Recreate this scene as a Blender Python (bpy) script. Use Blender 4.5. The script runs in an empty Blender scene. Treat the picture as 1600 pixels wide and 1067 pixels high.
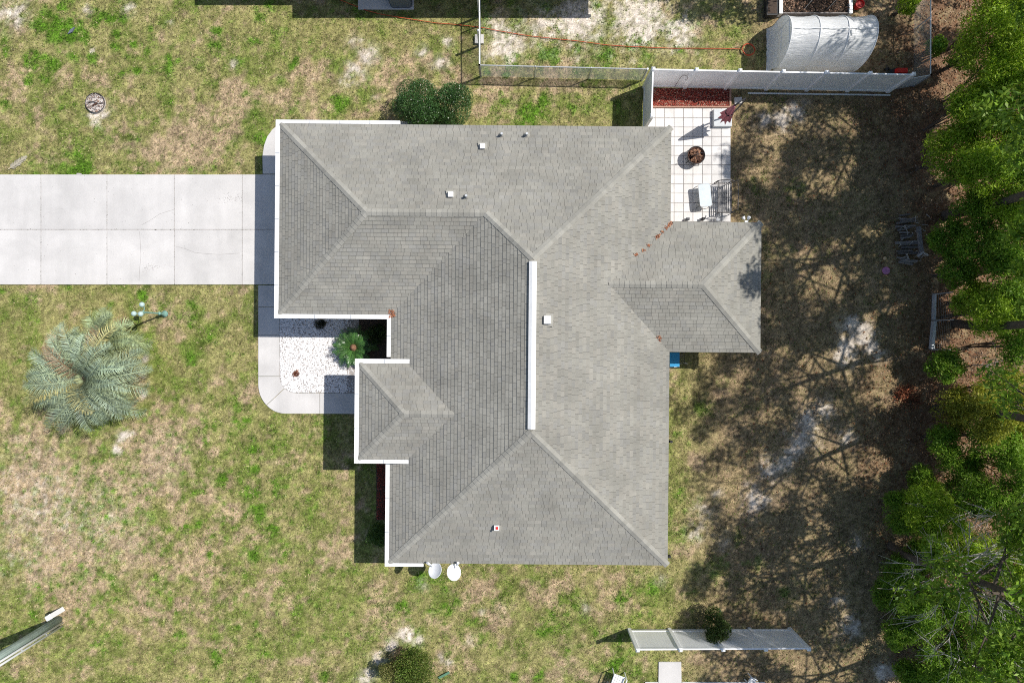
import bpy, math, random
import numpy as np
from mathutils import Vector, Matrix

random.seed(7)
RNG = np.random.RandomState(11)
scene = bpy.context.scene
COL = scene.collection

# ------------------------------------------------------------------ camera, sky, sun, exposure
CAM_H = 29.0
cam_data = bpy.data.cameras.new("camera")
cam_data.sensor_width = 36.0
cam_data.lens = 24.0
cam_data.clip_end = 2000.0
cam = bpy.data.objects.new("camera", cam_data)
cam.location = (0, 0, CAM_H)
cam.rotation_euler = (0, 0, 0)
COL.objects.link(cam)
scene.camera = cam

SUN_TO = Vector((0.682, 0.273, 1.0)).normalized()
ELEV = math.asin(SUN_TO.z)
AZ = math.atan2(SUN_TO.x, SUN_TO.y)
world = bpy.data.worlds.new("World")
scene.world = world
world.use_nodes = True
wn = world.node_tree
sky = wn.nodes.new("ShaderNodeTexSky")
sky.sky_type = 'NISHITA'
sky.sun_disc = False
sky.sun_elevation = ELEV
sky.sun_rotation = AZ
wn.links.new(sky.outputs[0], wn.nodes["Background"].inputs[0])
wn.nodes["Background"].inputs[1].default_value = 0.095
sun_data = bpy.data.lights.new("sun", 'SUN')
sun_data.energy = 4.3
sun_data.angle = math.radians(0.53)
sun_data.color = (1.0, 0.955, 0.89)
sun = bpy.data.objects.new("sun", sun_data)
sun.rotation_euler = (-SUN_TO).to_track_quat('-Z', 'Y').to_euler()
sun.location = (20, 8, 40)
COL.objects.link(sun)
scene.view_settings.view_transform = 'Standard'
scene.view_settings.look = 'None'
scene.view_settings.exposure = 0.2
scene.view_settings.gamma = 1.0
scene.cycles.use_denoising = False
scene.cycles.pixel_filter_type = 'BLACKMAN_HARRIS'
scene.cycles.filter_width = 1.05
scene.cycles.max_bounces = 6
scene.cycles.transparent_max_bounces = 8

# ------------------------------------------------------------------ helpers
S0 = CAM_H * 1.5 / 1600.0          # metres per photo pixel on the ground


def P(px, py, z=0.0):
    k = S0 * (CAM_H - z) / CAM_H
    return Vector(((px - 800.0) * k, (533.5 - py) * k, z))


def G(gx, gy, z=0.0):
    """ground-pixel position lifted straight up to z"""
    return Vector(((gx - 800.0) * S0, (533.5 - gy) * S0, z))


W = {}


def place(o, parent=None, loc=(0, 0, 0)):
    loc = Vector(loc)
    COL.objects.link(o)
    if parent is not None:
        o.parent = parent
        o.location = loc - W[parent.name]
    else:
        o.location = loc
    W[o.name] = loc
    return o


def tag(o, label=None, cat=None, group=None, kind=None):
    if label:
        o["label"] = label
    if cat:
        o["category"] = cat
    if group:
        o["group"] = group
    if kind:
        o["kind"] = kind
    return o


def thing(name, label, cat, loc=(0, 0, 0), group=None):
    o = bpy.data.objects.new(name, None)
    o.empty_display_size = 0.2
    place(o, None, loc)
    return tag(o, label, cat, group)


def mesh_np(name, verts, faces, col=None, mat=None, smooth=False):
    """verts (N,3), faces (M,k) uniform k, col (N,3)"""
    me = bpy.data.meshes.new(name)
    verts = np.asarray(verts, dtype=np.float32)
    faces = np.asarray(faces, dtype=np.int32)
    n, k = faces.shape
    me.vertices.add(len(verts))
    me.vertices.foreach_set("co", verts.ravel())
    me.loops.add(n * k)
    me.loops.foreach_set("vertex_index", faces.ravel())
    me.polygons.add(n)
    me.polygons.foreach_set("loop_start", np.arange(0, n * k, k, dtype=np.int32))
    me.polygons.foreach_set("loop_total", np.full(n, k, dtype=np.int32))
    if smooth:
        me.polygons.foreach_set("use_smooth", np.ones(n, dtype=bool))
    me.update(calc_edges=True)
    if col is not None:
        at = me.color_attributes.new("col", 'FLOAT_COLOR', 'POINT')
        c4 = np.ones((len(verts), 4), dtype=np.float32)
        c4[:, :3] = col
        at.data.foreach_set("color", c4.ravel())
    if mat:
        me.materials.append(mat)
    return me


class MB:
    def __init__(self):
        self.v = []
        self.f = []
        self.c = []

    def add(self, vs, fs, c=None):
        b = len(self.v)
        self.v.extend([tuple(p) for p in vs])
        self.f.extend([tuple(i + b for i in f) for f in fs])
        if c is not None:
            self.c.extend([c] * len(vs))
        return self

    def box(self, c, size, rz=0.0, col=None, rot=None, taper=1.0):
        sx, sy, sz = size[0] / 2, size[1] / 2, size[2] / 2
        pts = []
        R = rot if rot is not None else Matrix.Rotation(rz, 3, 'Z')
        for z in (-1, 1):
            t = 1.0 if z < 0 else taper
            for x, y in ((-1, -1), (1, -1), (1, 1), (-1, 1)):
                pts.append(Vector(c) + R @ Vector((x * sx * t, y * sy * t, z * sz)))
        fs = [(3, 2, 1, 0), (4, 5, 6, 7), (0, 1, 5, 4), (1, 2, 6, 5), (2, 3, 7, 6), (3, 0, 4, 7)]
        return self.add(pts, fs, col)

    def prism(self, poly, z0, z1, col=None):
        n = len(poly)
        pts = [(p[0], p[1], z0) for p in poly] + [(p[0], p[1], z1) for p in poly]
        area = sum(poly[i][0] * poly[(i + 1) % n][1] - poly[(i + 1) % n][0] * poly[i][1] for i in range(n))
        fs = []
        top = tuple(range(n, 2 * n))
        bot = tuple(range(n - 1, -1, -1))
        if area < 0:
            top, bot = tuple(reversed(top)), tuple(reversed(bot))
        fs += [top, bot]
        for i in range(n):
            j = (i + 1) % n
            fs.append((i, j, n + j, n + i) if area > 0 else (j, i, n + i, n + j))
        return self.add(pts, fs, col)

    def tube(self, pts, rad, n=8, cap=True, col=None):
        pts = [Vector(p) for p in pts]
        if not isinstance(rad, (list, tuple)):
            rad = [rad] * len(pts)
        rings = []
        ref = None
        for i, p in enumerate(pts):
            d = (pts[min(i + 1, len(pts) - 1)] - pts[max(i - 1, 0)])
            d = d.normalized() if d.length > 1e-9 else Vector((0, 0, 1))
            if ref is None:
                ref = Vector((1, 0, 0)) if abs(d.x) < 0.9 else Vector((0, 1, 0))
            a = (ref - d * ref.dot(d)).normalized()
            ref = a
            b = d.cross(a)
            rings.append([p + (a * math.cos(2 * math.pi * k / n) + b * math.sin(2 * math.pi * k / n)) * rad[i] for k in range(n)])
        vs = [q for r in rings for q in r]
        fs = []
        for i in range(len(rings) - 1):
            for k in range(n):
                k2 = (k + 1) % n
                fs.append((i * n + k, i * n + k2, (i + 1) * n + k2, (i + 1) * n + k))
        if cap:
            fs.append(tuple(range(n - 1, -1, -1)))
            fs.append(tuple((len(rings) - 1) * n + k for k in range(n)))
        return self.add(vs, fs, col)

    def ring(self, c, R, r, n=28, m=6, a0=0.0, a1=2 * math.pi, axis=None):
        c = Vector(c)
        M = axis if axis is not None else Matrix.Identity(3)
        closed = abs(a1 - a0 - 2 * math.pi) < 1e-6
        cnt = n if closed else n + 1
        vs, fs = [], []
        for i in range(cnt):
            a = a0 + (a1 - a0) * i / n
            for k in range(m):
                b = 2 * math.pi * k / m
                rr = R + r * math.cos(b)
                vs.append(c + M @ Vector((rr * math.cos(a), rr * math.sin(a), r * math.sin(b))))
        for i in range(n):
            j = (i + 1) % cnt
            for k in range(m):
                k2 = (k + 1) % m
                fs.append((i * m + k, j * m + k, j * m + k2, i * m + k2))
        return self.add(vs, fs)

    def lathe(self, c, prof, n=20, M=None, cap=True):
        c = Vector(c)
        M = M if M is not None else Matrix.Identity(3)
        vs, fs = [], []
        for (r, z) in prof:
            for k in range(n):
                a = 2 * math.pi * k / n
                vs.append(c + M @ Vector((r * math.cos(a), r * math.sin(a), z)))
        for i in range(len(prof) - 1):
            for k in range(n):
                k2 = (k + 1) % n
                fs.append((i * n + k, i * n + k2, (i + 1) * n + k2, (i + 1) * n + k))
        if cap:
            fs.append(tuple(range(n - 1, -1, -1)))
            fs.append(tuple((len(prof) - 1) * n + k for k in range(n)))
        return self.add(vs, fs)

    def ball(self, c, r, n=12, m=8, M=None):
        rx, ry, rz = (r, r, r) if not isinstance(r, (tuple, list)) else r
        prof = []
        vs, fs = [], []
        M = M if M is not None else Matrix.Identity(3)
        c = Vector(c)
        for i in range(m + 1):
            t = math.pi * i / m
            q = max(math.sin(t), 1e-3)
            for k in range(n):
                a = 2 * math.pi * k / n
                vs.append(c + M @ Vector((rx * q * math.cos(a), ry * q * math.sin(a), -rz * math.cos(t))))
        for i in range(m):
            for k in range(n):
                k2 = (k + 1) % n
                fs.append((i * n + k, i * n + k2, (i + 1) * n + k2, (i + 1) * n + k))
        return self.add(vs, fs)

    def mesh(self, name, mat=None, smooth=False):
        me = bpy.data.meshes.new(name)
        me.from_pydata(self.v, [], self.f)
        if smooth:
            me.polygons.foreach_set("use_smooth", [True] * len(me.polygons))
        if self.c and len(self.c) == len(self.v):
            at = me.color_attributes.new("col", 'FLOAT_COLOR', 'POINT')
            at.data.foreach_set("color", [q for c in self.c for q in (c[0], c[1], c[2], 1.0)])
        if mat:
            me.materials.append(mat)
        me.update()
        return me

    def build(self, name, mat, parent=None, loc=(0, 0, 0), smooth=False):
        o = bpy.data.objects.new(name, self.mesh(name, mat, smooth))
        return place(o, parent, loc)


def obj(name, me, parent=None, loc=(0, 0, 0)):
    return place(bpy.data.objects.new(name, me), parent, loc)


# ------------------------------------------------------------------ materials
def mat(name, color, rough=0.7, var=0.15, scale=6.0, bump=0.0, bscale=60.0, attr=False, objrand=0.0, spec=0.3,
        metal=0.0, col2=None, streak=None, gloss_var=0.0, fine=0.0, fscale=90.0):
    m = bpy.data.materials.new(name)
    m.use_nodes = True
    nt = m.node_tree
    N = nt.nodes
    L = nt.links
    b = N["Principled BSDF"]
    b.inputs["Roughness"].default_value = rough
    b.inputs["Metallic"].default_value = metal
    b.inputs["Specular IOR Level"].default_value = spec
    tc = N.new("ShaderNodeTexCoord")
    geo = N.new("ShaderNodeNewGeometry")
    src = None
    if attr:
        a = N.new("ShaderNodeVertexColor")
        a.layer_name = "col"
        src = a.outputs[0]
    else:
        rgb = N.new("ShaderNodeRGB")
        rgb.outputs[0].default_value = (*color, 1)
        src = rgb.outputs[0]
    def mult(src, fac_socket, lo, hi):
        mr = N.new("ShaderNodeMapRange")
        mr.inputs[1].default_value = 0.25
        mr.inputs[2].default_value = 0.75
        mr.inputs[3].default_value = lo
        mr.inputs[4].default_value = hi
        L.new(fac_socket, mr.inputs[0])
        mx = N.new("ShaderNodeVectorMath")
        mx.operation = 'SCALE'
        L.new(src, mx.inputs[0])
        L.new(mr.outputs[0], mx.inputs["Scale"])
        return mx.outputs[0]
    def noise(sc, det=4.0, dis=0.0, vec=None):
        n = N.new("ShaderNodeTexNoise")
        n.inputs["Scale"].default_value = sc
        n.inputs["Detail"].default_value = det
        n.inputs["Distortion"].default_value = dis
        L.new(vec or geo.outputs["Position"], n.inputs["Vector"])
        return n.outputs[0]
    if col2 is not None:
        mx = N.new("ShaderNodeMix")
        mx.data_type = 'RGBA'
        mr = N.new("ShaderNodeMapRange")
        mr.inputs[1].default_value = 0.42
        mr.inputs[2].default_value = 0.62
        L.new(noise(scale * 0.6, 5.0, 0.6), mr.inputs[0])
        L.new(mr.outputs[0], mx.inputs[0])
        L.new(src, mx.inputs[6])
        mx.inputs[7].default_value = (*col2, 1)
        src = mx.outputs[2]
    if var > 0:
        src = mult(src, noise(scale), 1 - var, 1 + var)
    if fine > 0:
        src = mult(src, noise(fscale, 2.0), 1 - fine, 1 + fine)
    if streak:
        mp = N.new("ShaderNodeMapping")
        mp.inputs["Scale"].default_value = streak[0]
        L.new(geo.outputs["Position"], mp.inputs[0])
        src = mult(src, noise(1.0, 3.0, 0.0, mp.outputs[0]), 1 - streak[1], 1 + streak[1])
    if objrand > 0:
        oi = N.new("ShaderNodeObjectInfo")
        mr = N.new("ShaderNodeMapRange")
        mr.inputs[3].default_value = 1 - objrand
        mr.inputs[4].default_value = 1 + objrand
        L.new(oi.outputs["Random"], mr.inputs[0])
        mx = N.new("ShaderNodeVectorMath")
        mx.operation = 'SCALE'
        L.new(src, mx.inputs[0])
        L.new(mr.outputs[0], mx.inputs["Scale"])
        src = mx.outputs[0]
    L.new(src, b.inputs["Base Color"])
    if bump > 0:
        bp = N.new("ShaderNodeBump")
        bp.inputs["Strength"].default_value = bump
        bp.inputs["Distance"].default_value = 0.02
        L.new(noise(bscale, 3.0), bp.inputs["Height"])
        L.new(bp.outputs[0], b.inputs["Normal"])
    return m


def leaf_mat(name, trans=0.35, rough=0.55, spec=0.25, tint=(1.0, 1.0, 0.6)):
    m = bpy.data.materials.new(name)
    m.use_nodes = True
    nt = m.node_tree
    N, L = nt.nodes, nt.links
    b = N["Principled BSDF"]
    b.inputs["Roughness"].default_value = rough
    b.inputs["Specular IOR Level"].default_value = spec
    a = N.new("ShaderNodeVertexColor")
    a.layer_name = "col"
    L.new(a.outputs[0], b.inputs["Base Color"])
    tr = N.new("ShaderNodeBsdfTranslucent")
    mu = N.new("ShaderNodeVectorMath")
    mu.operation = 'MULTIPLY'
    mu.inputs[1].default_value = tint
    L.new(a.outputs[0], mu.inputs[0])
    L.new(mu.outputs[0], tr.inputs[0])
    mx = N.new("ShaderNodeMixShader")
    mx.inputs[0].default_value = trans
    L.new(b.outputs[0], mx.inputs[1])
    L.new(tr.outputs[0], mx.inputs[2])
    L.new(mx.outputs[0], N["Material Output"].inputs[0])
    return m


M = {}
M['ground'] = mat('lawn_soil', (1, 1, 1), 0.95, 0.30, 7.0, 0.6, 40.0, attr=True, spec=0.05, fine=0.45, fscale=20.0)
M['grass'] = leaf_mat('grass_blades', 0.3, 0.7, 0.1, (1, 1, .7))
M['leaf'] = leaf_mat('leaves', 0.42, 0.5, 0.3)
M['leafglossy'] = leaf_mat('glossy_leaves', 0.2, 0.32, 0.5)
M['palm'] = leaf_mat('palm_leaf', 0.1, 0.5, 0.35, (1, 1, .8))
M['litter'] = leaf_mat('dry_leaves', 0.1, 0.8, 0.1, (1, .9, .8))
M['chips'] = mat('bark_chips', (1, 1, 1), 0.9, 0.1, 20, attr=True, spec=0.1)
M['pebble'] = mat('white_pebbles', (1, 1, 1), 0.75, 0.08, 30, attr=True, spec=0.2)
M['shingle'] = mat('shingles', (1, 1, 1), 0.92, 0.15, 0.9, 0.5, 140.0, attr=True, spec=0.12, fine=0.16, fscale=55)
M['shingle_one'] = mat('single_shingles', (0.292, 0.284, 0.25), 0.92, 0.15, 0.9, 0.5, 140.0, objrand=0.11, spec=0.12, fine=0.16, fscale=55)
M['cap'] = mat('cap_shingles', (0.318, 0.31, 0.275), 0.92, 0.14, 0.7, 0.5, 140.0, objrand=0.11, spec=0.12, fine=0.14, fscale=55)
M['deck'] = mat('roof_underlay', (0.05, 0.05, 0.05), 0.95, 0.1)
M['white'] = mat('white_gutter_metal', (0.83, 0.83, 0.82), 0.4, 0.05, 3.0, spec=0.4, fine=0.05, fscale=12)
M['vinyl'] = mat('white_vinyl', (0.94, 0.95, 0.96), 0.42, 0.05, 2.5, spec=0.4, streak=((3, 3, .6), 0.05))
def translucent(m, amt, col):
    N, L = m.node_tree.nodes, m.node_tree.links
    tl = N.new("ShaderNodeBsdfTranslucent")
    tl.inputs[0].default_value = (*col, 1)
    mx = N.new("ShaderNodeMixShader")
    mx.inputs[0].default_value = amt
    L.new(N["Principled BSDF"].outputs[0], mx.inputs[1])
    L.new(tl.outputs[0], mx.inputs[2])
    L.new(mx.outputs[0], N["Material Output"].inputs[0])


M['stucco'] = mat('cream_stucco', (0.62, 0.56, 0.47), 0.9, 0.06, 3, 0.3, 90)
M['concrete'] = mat('pale_concrete', (0.61, 0.592, 0.572), 0.9, 0.07, 1.1, 0.25, 120, objrand=0.035, spec=0.15,
                    streak=((2.2, 0.15, 1), 0.05), fine=0.07, fscale=40, col2=(.55, .535, .517))
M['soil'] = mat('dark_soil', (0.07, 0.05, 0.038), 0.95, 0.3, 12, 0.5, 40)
M['gravelbase'] = mat('grey_sand', (0.36, 0.33, 0.31), 0.95, 0.3, 20, 0.4, 60)
M['paver'] = mat('white_paver', (0.70, 0.68, 0.66), 0.85, 0.09, 3.0, 0.2, 100, objrand=0.09, spec=0.15, fine=0.05, fscale=50)
M['timber'] = mat('pinkish_timber', (0.42, 0.25, 0.19), 0.85, 0.15, 10)
M['galv'] = mat('galvanised_steel', (0.62, 0.64, 0.65), 0.4, 0.06, 8, metal=0.35, spec=0.5)
M['wire'] = mat('galvanised_wire', (0.42, 0.45, 0.45), 0.5, 0.05, 8, metal=0.3)
M['black'] = mat('black_metal', (0.025, 0.025, 0.028), 0.5, 0.15, 20)
M['darkgrey'] = mat('dark_grey_metal', (0.07, 0.075, 0.085), 0.5, 0.15, 12)
M['rust'] = mat('rusty_steel', (0.10, 0.05, 0.035), 0.8, 0.35, 25, 0.3)
M['wood'] = mat('brown_firewood', (0.26, 0.14, 0.085), 0.85, 0.3, 18, 0.3, 60, objrand=0.25)
M['oldwood'] = mat('weathered_dark_wood', (0.2, 0.18, 0.17), 0.9, 0.35, 14, 0.3, 60, objrand=0.35)
M['polewood'] = mat('treated_pole_wood', (0.42, 0.52, 0.49), 0.85, 0.2, 3, 0.4, 60, streak=((30, 30, .8), 0.3))
M['bark'] = mat('grey_brown_bark', (0.12, 0.095, 0.075), 0.95, 0.3, 8, 0.6, 30)
M['deadwood'] = mat('bleached_dead_wood', (0.50, 0.46, 0.43), 0.9, 0.2, 8, 0.3, 40)
M['palmtrunk'] = mat('palm_trunk', (0.14, 0.11, 0.085), 0.95, 0.35, 18, 0.6, 30)
M['verdigris'] = mat('verdigris_metal', (0.20, 0.36, 0.31), 0.6, 0.2, 14)
M['globe'] = mat('frosted_glass_globe', (0.42, 0.55, 0.52), 0.25, 0.05, 10, spec=0.5)
M['hose'] = mat('red_orange_hose', (0.50, 0.085, 0.035), 0.5, 0.1, 5)
M['red'] = mat('red_plastic', (0.62, 0.03, 0.025), 0.4, 0.08, 8)
M['burgundy'] = mat('faded_burgundy_canvas', (0.47, 0.16, 0.185), 0.85, 0.18, 12)
M['greybase'] = mat('light_grey_plastic', (0.55, 0.58, 0.60), 0.5, 0.06, 6)
M['tabletop'] = mat('blue_grey_frosted_top', (0.55, 0.62, 0.67), 0.3, 0.10, 5, spec=0.5)
M['benchmetal'] = mat('bronze_grey_metal', (0.10, 0.095, 0.095), 0.45, 0.15, 12, spec=0.5)
M['blue'] = mat('bright_blue_plastic', (0.03, 0.30, 0.58), 0.4, 0.08, 6)
M['pink'] = mat('pink_plastic', (0.55, 0.22, 0.42), 0.5, 0.06, 8)
M['tan'] = mat('tan_plastic', (0.62, 0.47, 0.27), 0.5, 0.06, 8)
M['slate'] = mat('blue_slate', (0.13, 0.15, 0.19), 0.7, 0.2, 8)
M['teal'] = mat('teal_painted_metal', (0.02, 0.19, 0.22), 0.5, 0.1, 8)
M['green'] = mat('green_plank', (0.10, 0.22, 0.14), 0.7, 0.15, 8)
M['acgrey'] = mat('slate_grey_enamel', (0.20, 0.24, 0.29), 0.5, 0.06, 8)
M['sand'] = mat('ash_sand', (0.55, 0.5, 0.46), 0.95, 0.25, 14, 0.4, 50)
M['fabric'] = mat('white_plastic', (0.78, 0.79, 0.80), 0.5, 0.05, 8)
M['gdoor'] = mat('white_garage_door', (0.75, 0.75, 0.73), 0.5, 0.05, 3)
M['window'] = mat('dark_window_glass', (0.03, 0.04, 0.05), 0.08, 0.05, 3, spec=0.6)


def plastic_film():
    m = bpy.data.materials.new('polythene_film')
    m.use_nodes = True
    N, L = m.node_tree.nodes, m.node_tree.links
    b = N["Principled BSDF"]
    b.inputs["Base Color"].default_value = (0.95, 0.96, 0.97, 1)
    b.inputs["Roughness"].default_value = 0.28
    b.inputs["Specular IOR Level"].default_value = 0.6
    geo = N.new("ShaderNodeNewGeometry")
    mp = N.new("ShaderNodeMapping")
    mp.inputs["Scale"].default_value = (1.2, 9.0, 3.0)
    L.new(geo.outputs["Position"], mp.inputs[0])
    n = N.new("ShaderNodeTexNoise")
    n.inputs["Scale"].default_value = 1.6
    n.inputs["Detail"].default_value = 4
    n.inputs["Distortion"].default_value = 0.8
    L.new(mp.outputs[0], n.inputs["Vector"])
    bp = N.new("ShaderNodeBump")
    bp.inputs["Strength"].default_value = 0.7
    bp.inputs["Distance"].default_value = 0.06
    L.new(n.outputs[0], bp.inputs["Height"])
    L.new(bp.outputs[0], b.inputs["Normal"])
    tl = N.new("ShaderNodeBsdfTranslucent")
    tl.inputs[0].default_value = (0.92, 0.95, 0.97, 1)
    tp = N.new("ShaderNodeBsdfTransparent")
    tp.inputs[0].default_value = (0.92, 0.96, 1, 1)
    m1 = N.new("ShaderNodeMixShader")
    m1.inputs[0].default_value = 0.34
    L.new(b.outputs[0], m1.inputs[1])
    L.new(tl.outputs[0], m1.inputs[2])
    m2 = N.new("ShaderNodeMixShader")
    m2.inputs[0].default_value = 0.10
    L.new(m1.outputs[0], m2.inputs[1])
    L.new(tp.outputs[0], m2.inputs[2])
    L.new(m2.outputs[0], N["Material Output"].inputs[0])
    return m


M['film'] = plastic_film()

# ------------------------------------------------------------------ lawn fields
_tab = RNG.rand(256, 256)


def vnoise(x, y, seed=0):
    xi = np.floor(x).astype(int)
    yi = np.floor(y).astype(int)
    fx = x - xi
    fy = y - yi
    fx = fx * fx * (3 - 2 * fx)
    fy = fy * fy * (3 - 2 * fy)
    o1, o2 = seed * 37 % 256, seed * 91 % 256
    def h(a, b):
        return _tab[(a + o1) % 256, (b + o2) % 256]
    return (h(xi, yi) * (1 - fx) + h(xi + 1, yi) * fx) * (1 - fy) + (h(xi, yi + 1) * (1 - fx) + h(xi + 1, yi + 1) * fx) * fy


def fbm(x, y, scale, seed=0, oct=4):
    t = 0
    a = 0.5
    tot = 0
    for i in range(oct):
        t = t + a * vnoise(x / scale * 2 ** i + 13.7 * i, y / scale * 2 ** i + 7.3 * i, seed + i)
        tot += a
        a *= 0.55
    return t / tot


def smooth(a, b, x):
    t = np.clip((x - a) / (b - a), 0, 1)
    return t * t * (3 - 2 * t)


SAND = [(152, 172, 17, 1.0), (150, 186, 13, .9), (575, 85, 17, .85), (562, 112, 12, .8), (545, 128, 14, .7), (556, 66, 12, .6), (548, 105, 10, .7),
        (660, 80, 10, .7), (690, 98, 12, .8), (700, 65, 9, .7), (676, 100, 8, .5), (790, 68, 34, .95), (905, 30, 48, .95), (1000, 28, 52, .95), (1062, 50, 30, .8),
        (930, 62, 22, .5), (850, 40, 40, .7), (775, 40, 25, .7), (1010, 60, 14, .5), (905, 92, 9, .6), (835, 70, 10, .6), (190, 684, 10, .95), (205, 680, 8, .8), (183, 702, 9, .7),
        (226, 560, 9, .8), (224, 615, 9, .8), (222, 592, 10, .6), (60, 790, 90, .36), (150, 815, 70, .3), (40, 860, 60, .25), (250, 720, 50, .2),
        (22, 22, 24, .7), (135, 17, 9, .7), (200, 12, 12, .6), (365, 100, 7, .8), (265, 35, 6, .7), (145, 78, 5, .7),
        (636, 993, 14, .9), (612, 1008, 13, .9), (590, 1030, 13, .85), (575, 1052, 12, .8), (655, 998, 10, .7), (690, 1026, 9, .8), (700, 1034, 7, .8), (735, 1000, 8, .5), (565, 1062, 12, .7),
        (1345, 525, 15, .9), (1358, 538, 12, .8), (1330, 505, 12, .7), (1325, 548, 14, .8), (1375, 555, 9, .6), (1240, 172, 13, .7), (1222, 186, 13, .75), (1195, 188, 10, .7), (1258, 160, 7, .5),
        (1205, 735, 15, .6), (1225, 725, 10, .7), (1180, 780, 15, .6), (1255, 690, 16, .6), (1265, 660, 14, .6), (1290, 640, 14, .5), (1240, 705, 10, .7), (1120, 770, 10, .6), (1100, 800, 20, .45),
        (1090, 830, 20, .5), (1130, 850, 15, .35), (1325, 680, 12, .5), (1340, 850, 12, .4), (1330, 980, 14, .6), (1380, 1050, 12, .7), (1310, 940, 10, .5),
        (585, 150, 8, .5), (915, 950, 10, .35), (752, 955, 6, .7), (660, 915, 10, .5), (1030, 905, 12, .4), (780, 950, 10, .3)]
GREEN = [(92, 52, 26, 1), (62, 38, 18, .9), (70, 20, 12, .8), (110, 55, 20, 1), (130, 60, 14, .9), (8, 72, 16, .9), (82, 102, 17, 1), (55, 95, 22, .8), (42, 122, 16, .8), (70, 122, 12, .9), (95, 12, 9, .9),
         (150, 28, 13, .8), (172, 28, 11, .8), (195, 30, 12, .8), (182, 53, 8, .9), (180, 74, 9, .9), (208, 70, 8, .9), (145, 92, 13, .9), (115, 92, 14, .7), (188, 117, 9, .9), (215, 112, 9, .95), (232, 80, 8, .8), (236, 46, 6, .9), (339, 48, 9, 1), (270, 100, 26, .5), (90, 165, 20, .6), (8, 165, 14, .8),
         (215, 187, 10, .7), (340, 70, 22, .5), (395, 65, 16, .5), (40, 265, 30, .5), (120, 262, 30, .5), (220, 268, 20, .4), (330, 266, 26, .5), (460, 100, 11, .9), (530, 162, 16, .8), (430, 60, 40, .4), (420, 20, 30, .5), (455, 170, 20, .5), (410, 215, 14, .6), (560, 22, 14, .6), (520, 24, 10, .7), (620, 40, 20, .3),
         (405, 800, 26, .75), (425, 830, 22, .7), (392, 870, 20, .75), (388, 770, 20, .6), (430, 760, 22, .6), (398, 700, 12, .9), (402, 733, 10, .9), (345, 750, 12, .8), (310, 820, 7, .9), (291, 822, 5, .9), (325, 866, 8, .9), (440, 870, 20, .6), (380, 660, 18, .6), (330, 665, 20, .5), (320, 690, 14, .5), (500, 760, 20, .4), (510, 690, 26, .4), (450, 690, 20, .4),
         (300, 560, 16, .6), (330, 520, 20, .6), (300, 500, 14, .6), (360, 560, 16, .5), (370, 640, 16, .5), (222, 463, 11, 1), (8, 455, 10, .9), (50, 470, 18, .5), (300, 478, 14, .5), (60, 630, 20, .4), (20, 700, 20, .4), (30, 570, 16, .4),
         (850, 155, 20, .8), (830, 182, 26, .8), (900, 165, 22, .6), (785, 155, 14, .6), (960, 165, 26, .5), (770, 180, 20, .4), (860, 85, 24, .9), (800, 92, 16, .8), (1010, 90, 20, .6), (1000, 66, 16, .9), (1045, 40, 18, .9), (950, 85, 20, .8), (985, 75, 12, .8), (1060, 78, 12, .7), (930, 8, 8, .9), (870, 38, 18, .6), (900, 72, 22, .6), (790, 116, 10, .9), (760, 114, 8, .6), (840, 110, 14, .6), (900, 116, 14, .6), (760, 30, 8, .7),
         (985, 1005, 26, .6), (965, 1040, 20, .8), (995, 1050, 18, .7), (880, 960, 26, .5), (850, 985, 22, .5), (802, 1056, 8, 1), (841, 1056, 10, 1), (760, 1010, 20, .5), (900, 1010, 22, .4), (150, 1000, 36, .6), (110, 1010, 26, .5), (280, 1000, 30, .5), (400, 990, 30, .5), (340, 1030, 26, .5), (54, 961, 8, .9), (76, 923, 12, .6), (60, 905, 14, .5), (240, 970, 14, .5), (470, 1000, 20, .4), (505, 1055, 10, .9), (180, 930, 20, .4), (420, 920, 16, .5),
         (1010, 960, 26, .5), (980, 930, 22, .5), (1020, 920, 16, .6), (540, 900, 30, .35), (640, 950, 30, .35), (700, 950, 24, .4), (700, 910, 20, .4), (655, 900, 14, .6),
         (1060, 840, 16, .5), (1055, 680, 12, .7), (1062, 770, 14, .6), (1052, 800, 10, .6), (1090, 840, 10, .6), (1150, 840, 20, .6), (1230, 930, 20, .5), (1085, 960, 14, .5), (1130, 600, 14, .7), (1100, 640, 26, .6), (1240, 300, 26, .6), (1180, 290, 26, .5), (1300, 350, 26, .3), (1120, 890, 30, .6), (1180, 880, 24, .5), (1080, 930, 24, .4), (1280, 120, 16, .5), (1345, 170, 20, .4)]
TAN = [(300, 215, 50, .8), (370, 150, 30, .8), (260, 240, 40, .6), (20, 130, 40, .4), (440, 150, 30, .5), (500, 190, 30, .5), (640, 145, 40, .7), (780, 135, 30, .7), (860, 130, 30, .5), (560, 170, 22, .4),
       (250, 700, 60, .8), (330, 760, 40, .6), (360, 800, 22, .9), (70, 430, 40, .6), (250, 500, 30, .7), (290, 650, 40, .6), (390, 610, 16, .6), (410, 560, 14, .5), (90, 690, 40, .5), (60, 750, 80, .85), (180, 760, 80, .8), (300, 890, 70, .75), (110, 890, 80, .75), (200, 850, 70, .6), (290, 700, 50, .6), (230, 930, 40, .5), (420, 940, 40, .5), (520, 870, 26, .5), (600, 940, 40, .4), (740, 920, 40, .5), (850, 920, 40, .5), (960, 930, 40, .4), (780, 960, 30, .5), (880, 1040, 40, .4), (690, 1050, 20, .6), (470, 1040, 40, .4), (40, 1040, 30, .5), (960, 130, 30, .4), (700, 135, 30, .6), (760, 170, 20, .5), (490, 100, 30, .4), (620, 110, 40, .4), (590, 1000, 30, .4), (550, 720, 14, .4), (1085, 720, 14, .5), (1090, 790, 26, .4), (1070, 860, 20, .5), (1020, 880, 20, .5)]


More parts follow.
